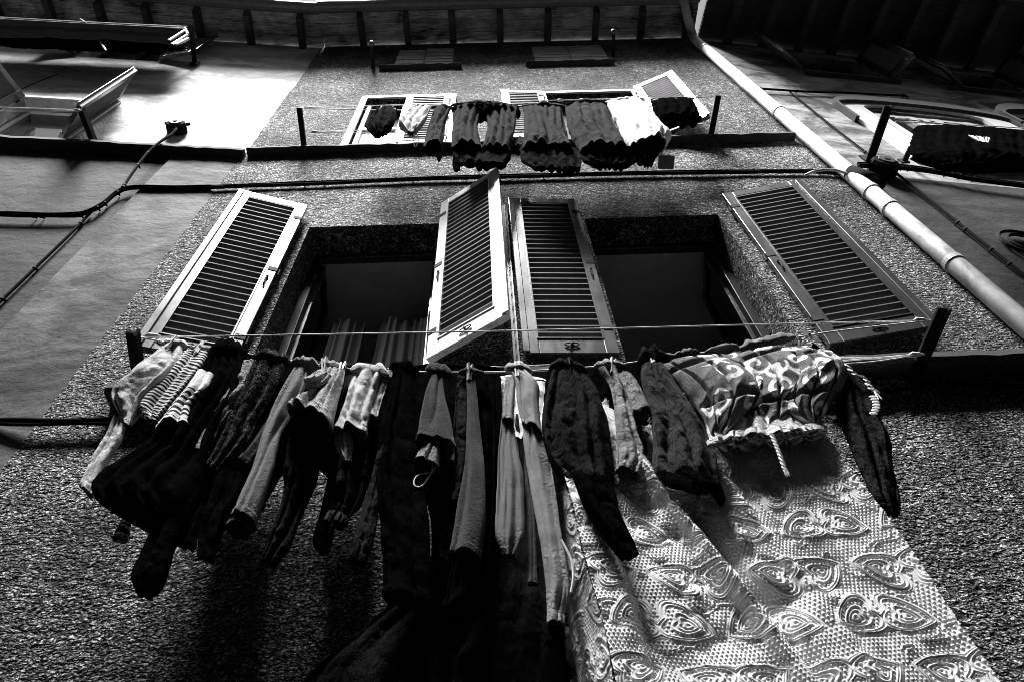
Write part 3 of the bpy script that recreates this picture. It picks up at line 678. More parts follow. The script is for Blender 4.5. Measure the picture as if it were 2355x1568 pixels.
# ------------------------------------------------------------------ clothesline brackets and ropes
def bracket(parent, base, tip, w=.035, t=.012, ang=True):
    q = MB(); q.bar(base, tip, w, t); 
    if ang: q.bar(np.array(base) + [w / 2, 0, 0], np.array(tip) + [w / 2, 0, 0], t, w)
    q.bar(np.array(base) + [0, 0.004, 0], np.array(base) + [0, -.01, 0], w * 2.2, w * 2.6); o = q.build("bracket", M['iron'], parent); return o
def rope(parent, pts, r=.0045, sag=0.0):
    pts = [np.array(p, float) for p in pts]
    if len(pts) == 2 and sag:
        a, b = pts; pts = [a + (b - a) * t + np.array([0, 0, -sag * 4 * t * (1 - t)]) for t in np.linspace(0, 1, 9)]
    q = MB(); q.tube(smooth(pts, 4), r, 6); return q.build("rope", M['rope'], parent, smooth=True)
def pulley(parent, p, d=1):
    q = MB(); p = np.array(p, float); q.tube([p + [0.0, 0, 0], p + [d * .02, 0, 0.006], p + [d * .045, 0, 0.004], p + [d * .07, 0, 0]], [.004, .012, .010, .004], 8)
    q.build("rope_knot", M['peg'], parent, smooth=True)
OUT1, OUT2 = 0.33, 0.16
c1 = tag(empty("clothesline", (0, -.2, 4.05)), "lower clothesline on two angle iron brackets, loaded with washing under the big shutters", "clothesline")
bL, tL, bR, tR = P(318, 878, .02), P(302, 765, OUT1 + .0), P(2100, 862, .02), P(2168, 708, .345)
bracket(c1, bL, tL, .045); bracket(c1, bR, tR, .045)
rope(c1, path([(325, 776), (800, 768), (1300, 758), (1800, 745), (2140, 737)], OUT1), .0036)
R1 = [(325, 776), (400, 790), (490, 803), (600, 818), (700, 834), (800, 847), (900, 852), (1040, 856), (1180, 854), (1300, 848), (1400, 840), (1480, 830), (1560, 819), (1650, 806), (1740, 792), (1850, 773), (1940, 760), (2140, 737)]
rope(c1, path(R1, OUT1), .0040)
R2 = [(360, 800), (500, 818), (640, 832), (780, 846), (1000, 846), (1200, 841), (1420, 835), (1600, 838), (1800, 838), (1930, 830), (2110, 814)]
rope(c1, path(R2, OUT2), .0036); rope(c1, path([(1880, 822), (2000, 822), (2105, 818)], OUT2), .0036); rope(c1, path([(1890, 838), (2000, 832), (2110, 816)], OUT2), .003)
pulley(c1, P(330, 774, OUT1), 1); pulley(c1, P(2100, 738, OUT1), 1); pulley(c1, P(2090, 816, OUT2), 1); pulley(c1, P(345, 790, OUT2), 1)
c2 = tag(empty("clothesline", (0, -.2, 7.2)), "upper clothesline across the two upper windows with smaller washing", "clothesline")
bracket(c2, P(699, 345, .02), P(687, 248, .35), .035); bracket(c2, P(1633, 316, .02), P(1651, 220, .35), .035)
rope(c2, path([(700, 248), (1000, 240), (1300, 231), (1640, 222)], OUT1), .0035)
R3 = [(700, 250), (840, 253), (940, 254), (1040, 252), (1200, 250), (1400, 240), (1500, 232), (1640, 223)]
rope(c2, path(R3, OUT1), .0035)
rope(c2, path([(712, 304), (860, 300), (1100, 296), (1400, 290), (1632, 284)], .16), .0035); rope(c2, path([(712, 305), (860, 306), (1100, 303), (1400, 297), (1632, 285)], .16), .003)
pulley(c2, P(705, 249, OUT1)); pulley(c2, P(715, 305, .16)); pulley(c2, P(1600, 223, OUT1)); pulley(c2, P(1280, 232, OUT1)); pulley(c2, P(1330, 231, OUT1))
c3 = tag(empty("clothesline", LEFT(-1.2, 0, 7.2)), "clothesline at the left edge fixed to the pale house ledge", "clothesline")
bracket(c3, P(215, 330, .02, LEFT), P(184, 252, .33, LEFT), .045); 
rope(c3, path([(178, 254), (80, 250), (-60, 246)], .33, LEFT), .004); rope(c3, path([(178, 257), (80, 257), (-60, 256)], .33, LEFT), .003); pulley(c3, P(165, 255, .33, LEFT))
c4 = tag(empty("clothesline", LEFT(-1.3, 0, 9.8)), "top clothesline at the left under the eave with a bundle of pegs", "clothesline")
bracket(c4, P(447, 147, .02, LEFT), P(438, 62, .36, LEFT), .04)
for a_, b_ in (((430, 62), (-60, 37)), ((430, 66), (-60, 41))): rope(c4, path([a_, ((a_[0] + b_[0]) / 2, (a_[1] + b_[1]) / 2 + 1), b_], .36, LEFT), .005)
for a_, b_ in (((430, 114), (-60, 82)), ((430, 110), (-60, 86))): rope(c4, path([a_, ((a_[0] + b_[0]) / 2, (a_[1] + b_[1]) / 2 + 1), b_], .2, LEFT), .005)
for k, (x0, y0, x1, y1) in enumerate(((185, 45, 200, 55), (230, 96, 243, 116), (2, 0, 0, 0))):
    if k < 2: q = MB(); q.tube(path([(x0, y0), (x1, y1)], .3, LEFT), .009, 6); tag(q.build("clothes_peg", M['peg']), ("pale peg tail sticking up from the top left rope", "pale clothes peg hanging on the second top left rope")[k], "clothes peg")
bun = tag(empty("peg_bundle", P(425, 70, .3, LEFT)), "bundle of white tubes hanging from the top left rope by the bracket", "peg bundle")
for (x0, y0, x1, y1) in ((424, 72, 388, 95), (430, 82, 395, 104), (433, 90, 404, 105), (425, 66, 432, 80)):
    q = MB(); q.tube(path([(x0, y0), (x1, y1)], .3, LEFT), .017, 8); q.build("tube", M['peg'], bun, bevel=.003)
c5 = tag(empty("clothesline", RIGHT(1.0, 0, 6.8)), "clothesline on the grey house across the arched window", "clothesline")
bracket(c5, P(1999, 366, .03, RIGHT), P(2041, 244, .42, RIGHT), .05); bracket(c5, P(2078, 372, .02, RIGHT), P(2094, 338, .15, RIGHT), .03)
rope(c5, path([(2060, 272), (2150, 284), (2250, 293), (2400, 303)], .42, RIGHT), .004); rope(c5, path([(2060, 280), (2180, 286), (2280, 291), (2400, 299)], .40, RIGHT), .004)
rope(c5, path([(2100, 318), (2180, 320), (2280, 322), (2400, 330)], .2, RIGHT), .004)
for x0, y0, x1, y1, lb in ((858, 158, 855, 101, "short iron peg with a round tip left of the attic windows"), (1410, 130, 1411, 74, "short iron peg with a round tip right of the attic windows")):
    a, b = P(x0, y0, .0), P(x1, y1, .33); pg_ = tag(empty("wall_peg", a), lb, "wall peg")
    q = MB(); q.tube([a, b], .02, 8); q.build("rod", M['iron'], pg_); q = MB(); q.ball(b, .03, 10); q.build("knob", M['pegdark'], pg_, smooth=True)

# ------------------------------------------------------------------ laundry
def crom(rows, n):
    rows = np.array(rows, float); m = len(rows)
    if m == 2: t = np.linspace(0, 1, n)[:, None]; return rows[0] * (1 - t) + rows[1] * t
    p = np.vstack([2 * rows[0] - rows[1], rows, 2 * rows[-1] - rows[-2]]); out = []
    for s in np.linspace(0, m - 1, n):
        i = min(int(s), m - 2); t = s - i; a, b, c, d = p[i], p[i + 1], p[i + 2], p[i + 3]
        out.append(0.5 * (2 * b + (c - a) * t + (2 * a - 5 * b + 4 * c - d) * t * t + (3 * b - a - 3 * c + d) * t ** 3))
    return np.array(out)
SEED = [100]
def tubecloth(name, m, parent, rows, out, fr=MAIN, th=0.6, tmax=0.075, folds=5, amp=0.18, wr=0.010, nu=80, nv=None, pl=.028, cr=.0085, dout=None, flare=0.0, hem=True, uvs=1.0, lift=1.0):
    """hollow hanging piece of cloth; rows = (x left, y left, x right, y right) seen in the photograph, on the plane `out`"""
    if m.name.split('.')[0] in ('grey_towelling', 'dark_grey_fleece', 'light_marl_jersey', 'black_white_stripes', 'white_top_black_stripes'): cr = cr * .22; wr = wr * .5
    SEED[0] += 1; sd_ = SEED[0]; rr = np.random.default_rng(sd_)
    ln = sum(math.hypot(rows[i + 1][0] - rows[i][0], rows[i + 1][1] - rows[i][1]) for i in range(len(rows) - 1))
    nv = nv or int(max(12, min(130, ln / 2.6))); r_ = crom(rows, nv)
    d_ = np.interp(np.linspace(0, 1, nv), np.linspace(0, 1, len(dout)), dout) if dout is not None else np.zeros(nv)
    Lp = np.array([P(a[0], a[1], out + k, fr) for a, k in zip(r_, d_)]); Rp = np.array([P(a[2], a[3], out + k, fr) for a, k in zip(r_, d_)])
    c = (Lp + Rp) / 2; w = (Rp - Lp) / 2; hw = np.linalg.norm(w, axis=1)
    vlen = np.concatenate([[0], np.cumsum(np.linalg.norm(np.diff(c, axis=0), axis=1))])
    A = np.linspace(0, 2 * math.pi, nu, endpoint=False)[None, :]; V = vlen[:, None]
    k1 = folds; p1, p2, p3 = rr.uniform(0, 6.28, 3)
    fall = np.clip(V / (vlen[-1] + 1e-6) * 3 + 0.25, 0, 1)
    R_ = 1 + amp * np.sin(k1 * A + p1 + 0.6 * np.sin(V * 4 + p2)) * (0.85 + 0.15 * np.sin(V * 5 + p3)) + amp * 0.5 * np.sin((2 * k1 + 1) * A + p2 - V * 1.5)
    X = np.cos(A) * (0.86 + 0.14 * R_) * (1 + .10 * (vnoise(V * 14 + 0 * A, (np.cos(A) > 0) * 9.7 + 0 * V, sd_, 3) - .5)); T = (np.minimum(hw * th, tmax) * np.linspace(.45, 1.0, nv))[:, None]
    nz = wav(A * hw[:, None].clip(.03, .2) * 30 + V * 5, V * 13, sd_, 9, .6, 3.2); nz = -np.abs(nz) + 0.5; nz2 = wav(A * 1.4, V * 12, sd_ + 5, 5, .6, 2.0)
    Y = np.sin(A) * T * R_ + np.sign(np.sin(A)) * (wr * .7 * nz * fall + wr * .6 * nz2) * np.abs(np.sin(A)) ** 0.5
    xp = X * hw[:, None]; kk = max(1.2, 2 * hw.max() / .070) * rr.uniform(.75, 1.2)
    drift = .35 * wav(V * 3.2, 0 * V, sd_ + 2, 4); sfold = X * kk / 2 + p1 + drift + .25 * wav(X * 2, V * 2, sd_ + 4, 4) + .9 * vnoise(X * 1.3 + 5, V * .7, sd_, 2)
    c_r, s_r = math.cos(p3 * .2 - .6), math.sin(p3 * .2 - .6)
    ridge_ = np.abs(np.sin(math.pi * sfold)) ** .75 - .5
    amp_v = (.35 + .65 * fall) * (.35 + 1.25 * vnoise(X * 2.2, V * 4, sd_ + 6, 2))
    Y = Y + np.sign(np.sin(A)) * np.abs(np.sin(A)) ** .4 * (pl * ridge_ * amp_v * np.clip(hw[:, None] / .06, .25, 1)
        + cr * (crease((xp * c_r + V * s_r) * 17, (V * c_r - xp * s_r) * 10, sd_, 3) - .5) * 2 * fall)
    Y = Y + flare * V
    hb = 1 + .05 * (V > vlen[-1] - .022); X = X * hb; Y = Y * hb + np.sign(np.sin(A)) * .003 * (V > vlen[-1] - .022)
    pos = c[:, None, :] + w[:, None, :] * X[..., None] + fr.n[None, None, :] * Y[..., None]
    pos[..., 2] += wr * 0.35 * wav(A * 1, V * 14, sd_ + 9, 4) * np.clip(V * 20, 0, 1)
    if hem: # turned hem at the lower opening
        last = pos[-1].copy(); cc = last.mean(0); up_ = (c[-2] - c[-1]); up_ /= np.linalg.norm(up_) + 1e-9
        inner = cc + (last - cc) * 0.93; inner2 = inner + up_ * 0.03
        pos = np.concatenate([pos, (cc + (last - cc) * 1.0 - up_ * .002)[None], inner[None], inner2[None]], 0)
    nvv = pos.shape[0]; v = pos.reshape(-1, 3)
    uv = np.stack(np.broadcast_arrays(A / (2 * math.pi), np.concatenate([vlen, np.full(nvv - nv, vlen[-1])])[:, None] * uvs), -1).reshape(-1, 2)
    return mesh_np(name, v, grid_faces(nu, nvv, True), m, parent, uv)
def bunch(name, m, parent, x0, y0, x1, y1, out, fr=MAIN, h=0.02, hh=14):
    """the part folded up over the rope"""
    SEED[0] += 1; sd_ = SEED[0]; n = 22; nu = 14
    a, b = P(x0, y0, out, fr), P(x1, y1, out, fr); t = np.linspace(0, 1, n)
    prof = np.sin(np.pi * t) ** 0.55 * (0.65 + 0.35 * np.abs(wav(t * 7, t * 0, sd_, 4))) 
    A = np.linspace(0, 2 * math.pi, nu, endpoint=False)[None, :]
    rad = (0.004 + h * prof)[:, None] * (1 + 0.18 * np.sin(3 * A + sd_) + .1 * np.sin(7 * A + t[:, None] * 9))
    c = a + (b - a) * t[:, None]
    lift = (h * 0.9 * prof)
    pos = c[:, None, :] + rad[..., None] * (np.cos(A)[..., None] * fr.n + np.sin(A)[..., None] * np.array([0, 0, 1.35]))
    pos[..., 2] += lift[:, None] * 0.6 + 0.004 * wav(t[:, None] * 14, A, sd_)
    return mesh_np(name, pos.reshape(-1, 3), grid_faces(nu, n, True), m, parent)
C = {}
C['white'] = cloth("white_cotton", 0.72, .35); C['pale'] = cloth("pale_cotton", 0.5, .4); C['grey'] = cloth("grey_cotton", 0.24, .9, cs=30, zs=.8)
C['midgrey'] = cloth("crumpled_grey_cotton", 0.055, 1.0, cs=20, zs=.9); C['dark'] = cloth("dark_cotton", 0.02, 1.0, cs=22, sheen=0); C['black'] = cloth("black_cloth", 0.003, .4, sheen=0); C['darkgrey'] = cloth("dark_grey_cloth", 0.035, .9, cs=24, sheen=.05)
C['fleece'] = cloth("grey_towelling", 0.17, 0, 1.0, ws=110, va=.15); C['fleeced'] = cloth("dark_grey_fleece", 0.05, 0, 1.0, ws=120, sheen=.1); C['denim'] = cloth("washed_denim", 0.42, .9, .6, cs=34, zs=1.0)
C['fleecel'] = cloth("light_marl_jersey", 0.26, 0, 1.0, ws=105, va=.2)
C['floral'] = cloth("dark_floral", 0.02, .9, kind='floral', c2=0.10, freq=45, cs=28, sheen=0)
C['stripe'] = cloth("black_white_stripes", 0.75, .1, kind='stripes', c2=0.006, freq=58); C['stripew'] = cloth("white_top_black_stripes", 0.75, .2, kind='stripes_low', c2=0.006, freq=34)
C['whitep'] = cloth("white_printed_cotton", 0.8, .3, kind='floral', c2=0.35, freq=20)
C['lace'] = cloth("white_lace", 0.8, .6, 1.0, cs=60, ws=120, zs=1)
def garment(name, label, cat, m, out, pieces, top=None, fr=MAIN, group=None):
    r0 = pieces[0][1][0]; base = (P(r0[0], r0[1], out, fr) + P(r0[2], r0[3], out, fr)) / 2
    g_ = tag(empty(name, base), label, cat, group)
    for pc in pieces:
        nm, rows = pc[0], pc[1]; o = dict(pc[2]) if len(pc) > 2 else {}
        mm = o.pop('m', m); oo = out + o.pop('d', 0.0); lab = o.pop('label', None)
        ob = tubecloth(nm, C[mm], g_, rows, oo, fr, **o)
        if lab: ob['label'] = lab
    if top:
        for t_ in (top if isinstance(top[0], tuple) else [top]): bunch("folded_edge", C[m], g_, *t_[:4], out, fr, h=t_[4] if len(t_) > 4 else .02)
    return g_
O = OUT1
garment("shirt", "pale wrinkled shirt at the left end of the lower line with a long sleeve", "shirt", 'pale', O, [
    ("body", [(380, 790, 422, 796), (340, 828, 412, 838), (296, 868, 388, 880), (256, 908, 345, 920), (272, 945, 318, 955), (286, 975, 300, 978)], dict(folds=4, amp=.25, th=.5)),
    ("sleeve", [(262, 955, 292, 972), (245, 1000, 280, 1010), (214, 1051, 252, 1058), (184, 1120, 212, 1138)], dict(folds=3, th=.7, d=-.01))], (372, 792, 432, 797, .02))
garment("striped_shirt", "narrow black and white striped shirt next to the pale shirt", "striped shirt", 'stripe', O, [
    ("body", [(426, 808, 486, 810), (388, 851, 460, 853), (345, 897, 424, 900), (318, 938, 384, 948), (334, 962, 362, 970)], dict(folds=3, amp=.14, th=.35, wr=.005)),
    ("sleeve", [(296, 1160, 318, 1160), (276, 1200, 302, 1204), (260, 1238, 294, 1238)], dict(folds=2, amp=.1, wr=.003, d=-.16))], (430, 806, 492, 812, .016))
garment("striped_tee", "small white tee with broad black stripes half hidden by the black jumper", "tee shirt", 'stripew', O, [
    ("body", [(456, 850, 492, 862), (428, 890, 474, 898), (394, 930, 440, 935), (360, 982, 436, 980)], dict(folds=3, amp=.12, th=.5, wr=.004, d=.03))])
garment("hooded_jumper", "big black jumper whose sleeve hangs lowest at the left", "jumper", 'black', O, [
    ("body", [(482, 804, 560, 810), (470, 850, 560, 862), (432, 905, 545, 925), (385, 965, 510, 985), (330, 1030, 480, 1055), (240, 1090, 465, 1115), (212, 1135, 450, 1160), (260, 1178, 430, 1195), (335, 1215, 405, 1225)], dict(folds=5, amp=.12, th=.4, tmax=.1)),
    ("sleeve", [(365, 1180, 435, 1190), (345, 1230, 408, 1240), (318, 1290, 388, 1300), (303, 1330, 372, 1345), (316, 1368, 350, 1370)], dict(folds=3, th=.6)),
    ("cuff", [(425, 1160, 475, 1165), (412, 1200, 462, 1215), (407, 1250, 448, 1257)], dict(folds=3, d=-.03))], (480, 806, 570, 815, .034))
garment("ribbed_leggings", "dark ribbed leggings hanging in a narrow roll beside the black jumper", "leggings", 'darkgrey', O, [
    ("leg", [(560, 828, 592, 833), (543, 870, 580, 876), (520, 905, 560, 912), (490, 945, 530, 955), (455, 990, 500, 1000), (440, 1040, 478, 1050)], dict(folds=3, amp=.1, wr=.014, m='grey'))])
garment("floral_dress", "dark dress with a dim floral print and long narrow legs under it", "dress", 'floral', O, [
    ("body", [(586, 832, 662, 838), (556, 895, 628, 905), (530, 955, 592, 965), (508, 1010, 568, 1020), (476, 1070, 505, 1088)], dict(folds=4, amp=.2, th=.5)),
    ("leg", [(500, 1080, 560, 1090), (480, 1150, 540, 1160), (460, 1220, 510, 1230), (455, 1280, 490, 1288)], dict(m='black', folds=3)),
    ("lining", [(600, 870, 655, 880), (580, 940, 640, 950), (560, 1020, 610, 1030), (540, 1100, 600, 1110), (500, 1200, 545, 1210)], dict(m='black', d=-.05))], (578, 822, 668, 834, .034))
garment("towelling_trousers", "grey towelling trousers with double cuffs hanging in long folded tubes", "trousers", 'fleece', O, [
    ("leg", [(682, 838, 712, 846), (655, 885, 700, 893), (628, 940, 672, 950), (604, 1000, 645, 1012), (580, 1075, 628, 1085), (552, 1140, 608, 1150), (532, 1190, 588, 1206)], dict(folds=2, amp=.28, th=.8, wr=.003)),
    ("cuff", [(536, 1185, 588, 1200), (520, 1213, 578, 1224)], dict(folds=2, amp=.2, th=.7, wr=.002, m='fleeced', d=-.01)),
    ("leg", [(618, 950, 645, 955), (588, 990, 626, 1000), (556, 1030, 600, 1040), (533, 1062, 575, 1076)], dict(folds=2, amp=.25, wr=.003, m='fleeced', d=-.03)),
    ("cuff", [(540, 1058, 574, 1070), (524, 1084, 566, 1088)], dict(folds=2, amp=.2, wr=.002, m='fleeced', d=-.04))], (668, 836, 735, 846, .03))
garment("denim_jacket", "washed pale denim jacket with a wide dark opening at its hem", "jacket", 'denim', O, [
    ("body", [(752, 846, 794, 854), (738, 875, 790, 880), (712, 906, 782, 906), (676, 932, 772, 946), (664, 945, 762, 985)], dict(folds=3, amp=.12, th=.75, tmax=.14, wr=.012, d=.03)),
    ("sleeve", [(735, 850, 762, 862), (716, 864, 745, 884), (700, 876, 720, 893)], dict(folds=2, d=.06)),
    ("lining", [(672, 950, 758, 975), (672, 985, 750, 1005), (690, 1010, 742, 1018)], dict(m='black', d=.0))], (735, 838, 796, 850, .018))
garment("dark_trousers", "long dark trousers tapering to a point below the denim jacket", "trousers", 'dark', O, [
    ("leg", [(660, 985, 742, 1000), (652, 1030, 737, 1050), (648, 1080, 730, 1100), (654, 1115, 722, 1125), (640, 1180, 692, 1190), (615, 1240, 670, 1250), (600, 1288, 634, 1300)], dict(folds=4, amp=.2, d=-.05)),
    ("waist", [(740, 850, 800, 855), (720, 900, 790, 905), (690, 950, 770, 960), (662, 990, 745, 1002)], dict(folds=3, d=-.06, m='black'))])
garment("white_tee", "pale crumpled tee shirt hanging right of the denim jacket", "tee shirt", 'pale', O, [
    ("body", [(812, 856, 880, 862), (800, 900, 864, 905), (784, 945, 852, 950), (768, 990, 842, 996)], dict(folds=3, amp=.18, th=.6, wr=.008)),
    ("sleeve", [(864, 862, 894, 866), (858, 905, 882, 910), (846, 955, 868, 958)], dict(folds=2, d=-.01)),
    ("sleeve", [(784, 990, 812, 993), (768, 1015, 812, 1020), (790, 1060, 808, 1062)], dict(folds=2, wr=.008, d=-.02))], (806, 850, 895, 862, .026))
garment("jogging_trousers", "dark jogging trousers with pale double cuffs", "trousers", 'darkgrey', O, [
    ("leg", [(790, 870, 870, 875), (785, 940, 858, 945), (775, 1010, 850, 1012), (770, 1070, 845, 1080), (765, 1130, 834, 1148), (768, 1175, 802, 1192)], dict(folds=3, amp=.15, m='dark', d=-.06)),
    ("leg", [(755, 1090, 800, 1090), (735, 1180, 776, 1190), (718, 1240, 762, 1255), (733, 1266, 752, 1272)], dict(folds=2, d=-.05, m='black')),
    ("cuff", [(754, 1176, 778, 1176), (744, 1200, 766, 1204)], dict(folds=1, amp=.1, d=-.02)), ("cuff", [(778, 1178, 804, 1194), (770, 1205, 792, 1212)], dict(folds=1, amp=.1, d=-.02))])
garment("dark_jumper", "heavy dark jumper hanging wide and low in the middle of the line", "jumper", 'black', O, [
    ("body", [(905, 850, 955, 858), (890, 920, 960, 925), (875, 990, 962, 1000), (864, 1080, 974, 1090), (872, 1180, 985, 1190), (880, 1280, 992, 1300), (882, 1370, 990, 1388)], dict(folds=4, amp=.15, th=.5)),
    ("sleeve", [(880, 1000, 905, 1005), (858, 1080, 888, 1090), (835, 1160, 872, 1170), (815, 1230, 860, 1240), (804, 1285, 838, 1298)], dict(folds=2, m='dark', d=-.01))], (895, 846, 965, 858, .026))
hd = garment("hoodie", "grey marl hoodie hanging by its hem with a drawstring loop below", "hoodie", 'fleeced', O, [
    ("body", [(992, 860, 1018, 862), (977, 905, 1022, 908), (965, 960, 1035, 965), (957, 1018, 1045, 1028)], dict(folds=3, amp=.3, th=.6, wr=.004)),
    ("hood", [(984, 1005, 1012, 1008), (968, 1035, 1012, 1042), (955, 1062, 1008, 1078)], dict(folds=2, amp=.15, d=.015, wr=.004, m='fleece', tmax=.06)),
    ("sleeve", [(1014, 998, 1045, 1008), (1022, 1030, 1046, 1038), (1028, 1060, 1045, 1064)], dict(folds=2, m='fleece', wr=.008)),
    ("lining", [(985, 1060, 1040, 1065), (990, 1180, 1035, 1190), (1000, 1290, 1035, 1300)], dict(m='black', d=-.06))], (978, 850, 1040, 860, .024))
q = MB(); q.tube(smooth(path([(995, 1066), (992, 1085), (975, 1112), (962, 1119), (952, 1113), (956, 1097), (972, 1088), (990, 1086), (1003, 1072)], O + .02)), .0028, 6); q.build("drawstring", M['peg'], hd, smooth=True)
garment("velour_trousers", "dark grey velour trousers with one long pale pleat", "trousers", 'fleeced', O, [
    ("leg", [(1071, 862, 1092, 863), (1074, 920, 1099, 925), (1072, 1000, 1107, 1005), (1068, 1070, 1115, 1080), (1052, 1160, 1118, 1165), (1042, 1230, 1113, 1240), (1036, 1275, 1106, 1292)], dict(folds=2, amp=.12, wr=.006, th=.8)),
    ("leg", [(1052, 863, 1080, 866), (1047, 930, 1080, 935), (1043, 990, 1078, 1000), (1044, 1060, 1074, 1070), (1040, 1150, 1062, 1160)], dict(folds=3, m='dark', d=-.03)),
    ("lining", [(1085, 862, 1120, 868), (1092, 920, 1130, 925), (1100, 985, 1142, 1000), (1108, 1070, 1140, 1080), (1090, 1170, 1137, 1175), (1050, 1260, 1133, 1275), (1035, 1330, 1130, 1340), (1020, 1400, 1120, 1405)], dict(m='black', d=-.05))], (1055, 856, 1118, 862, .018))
jr = garment("jersey_overalls", "light marl jersey overalls in two long tubes at the centre with a side zip", "overalls", 'fleecel', O, [
    ("leg", [(1163, 866, 1186, 868), (1158, 910, 1184, 914), (1155, 965, 1182, 972)], dict(folds=1, amp=.1, wr=.003)),
    ("leg", [(1154, 962, 1180, 968), (1146, 1030, 1192, 1040), (1144, 1090, 1202, 1092), (1140, 1170, 1206, 1175), (1140, 1235, 1204, 1238), (1156, 1276, 1184, 1280)], dict(folds=4, amp=.16, wr=.004, m='fleece', d=-.01)),
    ("body", [(1174, 850, 1212, 852), (1186, 882, 1240, 886), (1190, 932, 1240, 928), (1203, 975, 1246, 1000)], dict(folds=2, amp=.2, wr=.010, th=.6, d=.01)),
    ("leg", [(1204, 968, 1246, 995), (1204, 1020, 1264, 1060), (1216, 1097, 1272, 1100), (1228, 1170, 1282, 1170), (1240, 1238, 1294, 1244), (1254, 1340, 1310, 1350), (1257, 1400, 1300, 1402), (1258, 1432, 1297, 1434)], dict(folds=3, amp=.16, wr=.004, d=.0)),
    ("sleeve", [(1205, 1040, 1222, 1042), (1207, 1110, 1225, 1110), (1212, 1200, 1232, 1200), (1214, 1340, 1236, 1342)], dict(folds=1, amp=.1, m='fleeced', d=-.03)),
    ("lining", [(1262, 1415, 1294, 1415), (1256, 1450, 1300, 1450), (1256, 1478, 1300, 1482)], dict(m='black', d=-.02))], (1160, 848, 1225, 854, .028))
q = MB(); q.tube(smooth(path([(1290, 1240), (1306, 1270), (1316, 1297), (1318, 1330), (1313, 1362)], O + .03)), .004, 6); q.build("zip", M['peg'], jr)
garment("cargo_trousers", "nearly black crumpled trousers whose legs swing down to the right over the bedspread", "trousers", 'dark', O, [
    ("body", [(1265, 858, 1345, 858), (1254, 905, 1372, 900), (1244, 985, 1400, 985), (1262, 1060, 1410, 1070), (1300, 1112, 1405, 1125)], dict(folds=5, amp=.2, th=.45, wr=.016)),
    ("leg", [(1315, 1095, 1408, 1105), (1345, 1170, 1425, 1178), (1385, 1232, 1452, 1232), (1425, 1276, 1468, 1272)], dict(folds=3, amp=.15, m='black', d=.08))], (1262, 850, 1352, 855, .034))
garment("linen_shirt", "mid grey crumpled linen shirt between two dark garments", "shirt", 'grey', O, [
    ("body", [(1375, 850, 1434, 846), (1403, 890, 1444, 886), (1412, 940, 1456, 940), (1417, 1000, 1468, 1000), (1416, 1050, 1482, 1045), (1415, 1085, 1468, 1092)], dict(folds=3, amp=.2, wr=.016, th=.6)),
    ("sleeve", [(1420, 858, 1452, 858), (1435, 890, 1472, 888), (1456, 948, 1496, 942)], dict(folds=2, wr=.012, d=.02))], (1365, 845, 1440, 842, .024))
garment("rain_jacket", "dark rain jacket draped in front of the patterned duvet", "jacket", 'dark', O, [
    ("body", [(1478, 840, 1532, 836), (1474, 870, 1556, 882), (1490, 930, 1592, 935), (1502, 990, 1622, 985), (1503, 1050, 1646, 1045), (1512, 1098, 1650, 1095), (1590, 1115, 1652, 1118)], dict(folds=4, amp=.16, th=.45, wr=.012, d=.02, m='darkgrey')),
    ("belt_tail", [(1600, 1095, 1652, 1100), (1638, 1135, 1664, 1132), (1655, 1160, 1668, 1148)], dict(folds=2, m='black', d=.02))], (1465, 832, 1545, 828, .04))
garment("badge_shirt", "black shirt with a small badge and twisted neck band at the right end", "shirt", 'black', O, [
    ("body", [(1930, 850, 1968, 862), (1922, 895, 2000, 900), (1925, 950, 2022, 955), (1945, 1000, 2046, 1006), (1965, 1050, 2052, 1058), (1990, 1100, 2062, 1108), (2012, 1150, 2070, 1152), (2040, 1178, 2068, 1180)], dict(folds=4, amp=.18, th=.5, m='dark'))])
nb = tag(empty("twisted_neck_band", P(1960, 850, O)), "pale twisted cord along the shoulder of the black badge shirt", "cord")
q = MB()
for s in (0, math.pi):
    pts_ = smooth(path([(1944, 838), (1968, 862), (1985, 868), (2003, 892), (2018, 904)], O + .04), 8)
    q.tube([p + np.array([.006 * math.cos(i * .9 + s), .006 * math.sin(i * .9 + s), .006 * math.sin(i * .9 + s)]) for i, p in enumerate(pts_)], .005, 6)
for k in range(4): q.tube(path([(2012, 900), (2016 + k * 4, 912 + (k % 2) * 5)], O + .05), .003, 5)
q.build("cord", M['peg'], nb)
bd_ = MB(); cb = P(2022, 905, O + .07)
for k in range(7):
    t = k / 6; p = P(2010 + 8 * math.sin(t * 3) - 2, 912 + 38 * t, O + .07); bd_.ball(p, .010, 8, (1.5, .3, .9))
tag(bd_.build("badge", M['peg']), "pale oval badge with dark bars on the black shirt", "badge")
# dark row added on the inner line, standing in for shade and dark cloth
garment("added_black_skirt", "black skirt added on the inner line as shade and dark cloth behind the floral dress and the towelling trousers", "skirt", 'black', OUT2 + .03, [("body", [(500, 818, 690, 840), (470, 950, 680, 960), (440, 1080, 650, 1085), (450, 1160, 600, 1165)], dict(folds=8, amp=.15, th=.15))], (500, 818, 690, 838, .014))
garment("added_dark_tunic", "dark tunic added on the inner line as shade and dark cloth behind the denim jacket", "tunic", 'dark', OUT2 + .03, [("body", [(700, 838, 890, 850), (690, 950, 885, 960), (700, 1040, 880, 1050), (745, 1085, 870, 1120)], dict(folds=8, amp=.15, th=.15, m='black'))], (700, 838, 890, 848, .014))
garment("added_black_gown", "long black dressing gown added on the inner line as shade and dark cloth right of the dark jumper", "dressing gown", 'black', OUT2 + .04, [("body", [(930, 850, 1150, 852), (930, 960, 1150, 960), (950, 1080, 1145, 1080), (985, 1180, 1140, 1180), (1000, 1290, 1135, 1290)], dict(folds=8, amp=.15, th=.15))], (930, 846, 1150, 850, .014))
